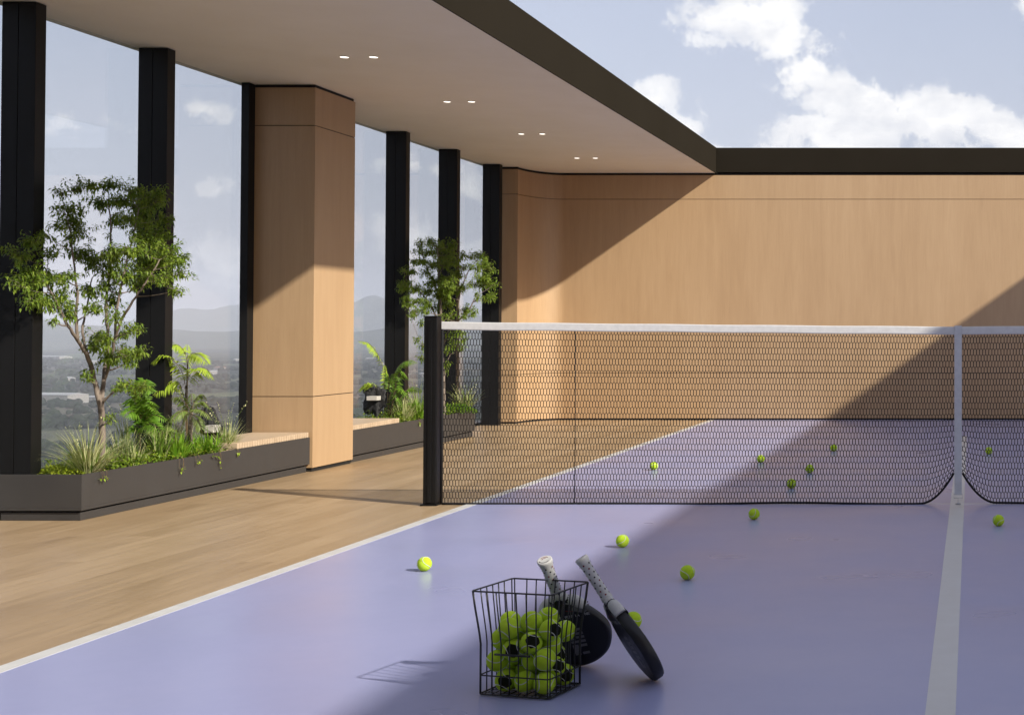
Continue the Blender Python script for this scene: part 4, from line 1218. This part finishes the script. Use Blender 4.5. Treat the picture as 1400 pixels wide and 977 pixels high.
# tree belts: one mass nobody could count
k = MB(); rw = random.Random(31)
def blob(k, c, s, r):
    n = len(k.v); q = (1 + math.sqrt(5)) / 2
    vs = [(-1, q, 0), (1, q, 0), (-1, -q, 0), (1, -q, 0), (0, -1, q), (0, 1, q), (0, -1, -q), (0, 1, -q), (q, 0, -1), (q, 0, 1), (-q, 0, -1), (-q, 0, 1)]
    fs = [(0, 11, 5), (0, 5, 1), (0, 1, 7), (0, 7, 10), (0, 10, 11), (1, 5, 9), (5, 11, 4), (11, 10, 2), (10, 7, 6), (7, 1, 8), (3, 9, 4), (3, 4, 2), (3, 2, 6), (3, 6, 8), (3, 8, 9), (4, 9, 5), (2, 4, 11), (6, 2, 10), (8, 6, 7), (9, 8, 1)]
    for v in vs:
        j = r.uniform(.7, 1.3) / 1.9
        k.v.append((c[0] + v[0] * s * j, c[1] + v[1] * s * j, c[2] + v[2] * s * .8 * j))
    for f in fs: k.face(tuple(n + i for i in f), 0, True)
for _ in range(150):
    Y = rw.uniform(1150, 5600); X = -Y * rw.uniform(.30, .78); a = rw.uniform(-.4, .5); n = int(rw.uniform(14, 38)); ln = rw.uniform(80, 420); wd = rw.choice((6, 10, 30, 60))
    for i in range(n):
        f = rw.uniform(-.5, .5); o = rw.uniform(-wd, wd)
        s = rw.uniform(4.5, 10); blob(k, (X + math.cos(a) * ln * f - math.sin(a) * o, Y + math.sin(a) * ln * f + math.cos(a) * o, GZ + s * .5), s, rw)
tag(k.build('distant_woods', varied('far tree canopy', (.013, .018, .011), (.026, .032, .019), .95, .05, .1)), 'dark tree belts across the far plain', 'woods', None, 'stuff')
# far buildings
def house(x, y, wx, wy, h, rise, label, group, wall, rf, rz=0.0, name='far_building'):
    th = thing(name, (x, y, GZ), label, 'building', group, rz)
    k = MB(); k.box(-wx / 2, wx / 2, -wy / 2, wy / 2, 0, h); k.build('wall', wall, th)
    k = MB(); e = .6
    A_ = [(-wx / 2 - e, -wy / 2 - e, h), (wx / 2 + e, -wy / 2 - e, h), (wx / 2 + e, wy / 2 + e, h), (-wx / 2 - e, wy / 2 + e, h), (-wx / 2 - e, 0, h + rise), (wx / 2 + e, 0, h + rise)]
    k.v = [(p[0], p[1], p[2] + .05) for p in A_]
    for f in ((0, 1, 5, 4), (2, 3, 4, 5), (0, 4, 3), (1, 2, 5), (3, 2, 1, 0)): k.face(f)
    k.build('roof', rf, th)
fw = varied('pale render', (.30, .28, .26), (.36, .34, .31), .8, .3); fr_ = varied('pale sheet roof', (.34, .34, .34), (.40, .40, .40), .6, .3); tr_ = varied('clay roof', (.22, .12, .08), (.28, .16, .11), .8, .3)
house(-1500, 2290, 74, 40, 14, 3, 'long white roofed warehouse in fields beyond the nearer tree', None, fw, fr_, -.25)
house(-1330, 1850, 26, 14, 8, 3, 'low pale farmhouse below the white warehouse', None, fw, tr_, .2)
house(-3700, 5600, 190, 50, 12, 3, 'very long pale shed near the hazy skyline', None, fw, fr_, -.5)
for i in range(22):
    Y = rw.uniform(2300, 5800); X = -Y * rw.uniform(.32, .72)
    house(X, Y, rw.uniform(14, 40), rw.uniform(10, 18), rw.uniform(5, 9), rw.uniform(2, 4), 'tiny pale building scattered over the hazy plain', 'tiny buildings on the far plain', fw, rw.choice((fr_, tr_)), rw.uniform(-.8, .8))

# air between here and the hills
HZ = MB(); HZ.box(-18000, 7000, -9000, 20000, GZ - 9, 640)
hz = HZ.build('haze', None or [])
hmz = bpy.data.materials.new('valley haze'); hmz.use_nodes = True
t = NT(hmz.node_tree); t.n.clear()
vol = t.new('ShaderNodeVolumePrincipled'); vol.inputs['Color'].default_value = (.82, .87, 1.0, 1); vol.inputs['Density'].default_value = 7.5e-5
vol.inputs['Anisotropy'].default_value = -.3
t.link(vol.outputs[0], t.new('ShaderNodeOutputMaterial').inputs['Volume'])
hz.data.materials.clear(); hz.data.materials.append(hmz)
tag(hz, 'thin pale haze filling the air over the plain', 'haze', None, 'stuff')

# ------------------------------------------------------------------ render settings
scene.view_settings.view_transform = 'Standard'; scene.view_settings.look = 'None'
scene.view_settings.gamma = 1.0; scene.view_settings.use_curve_mapping = False
scene.view_settings.exposure = .45
cy = scene.cycles
cy.max_bounces = 10; cy.diffuse_bounces = 5; cy.glossy_bounces = 4; cy.transparent_max_bounces = 24; cy.volume_bounces = 0
cy.sample_clamp_indirect = 6.0; cy.caustics_reflective = False; cy.caustics_refractive = False
cy.use_denoising = True
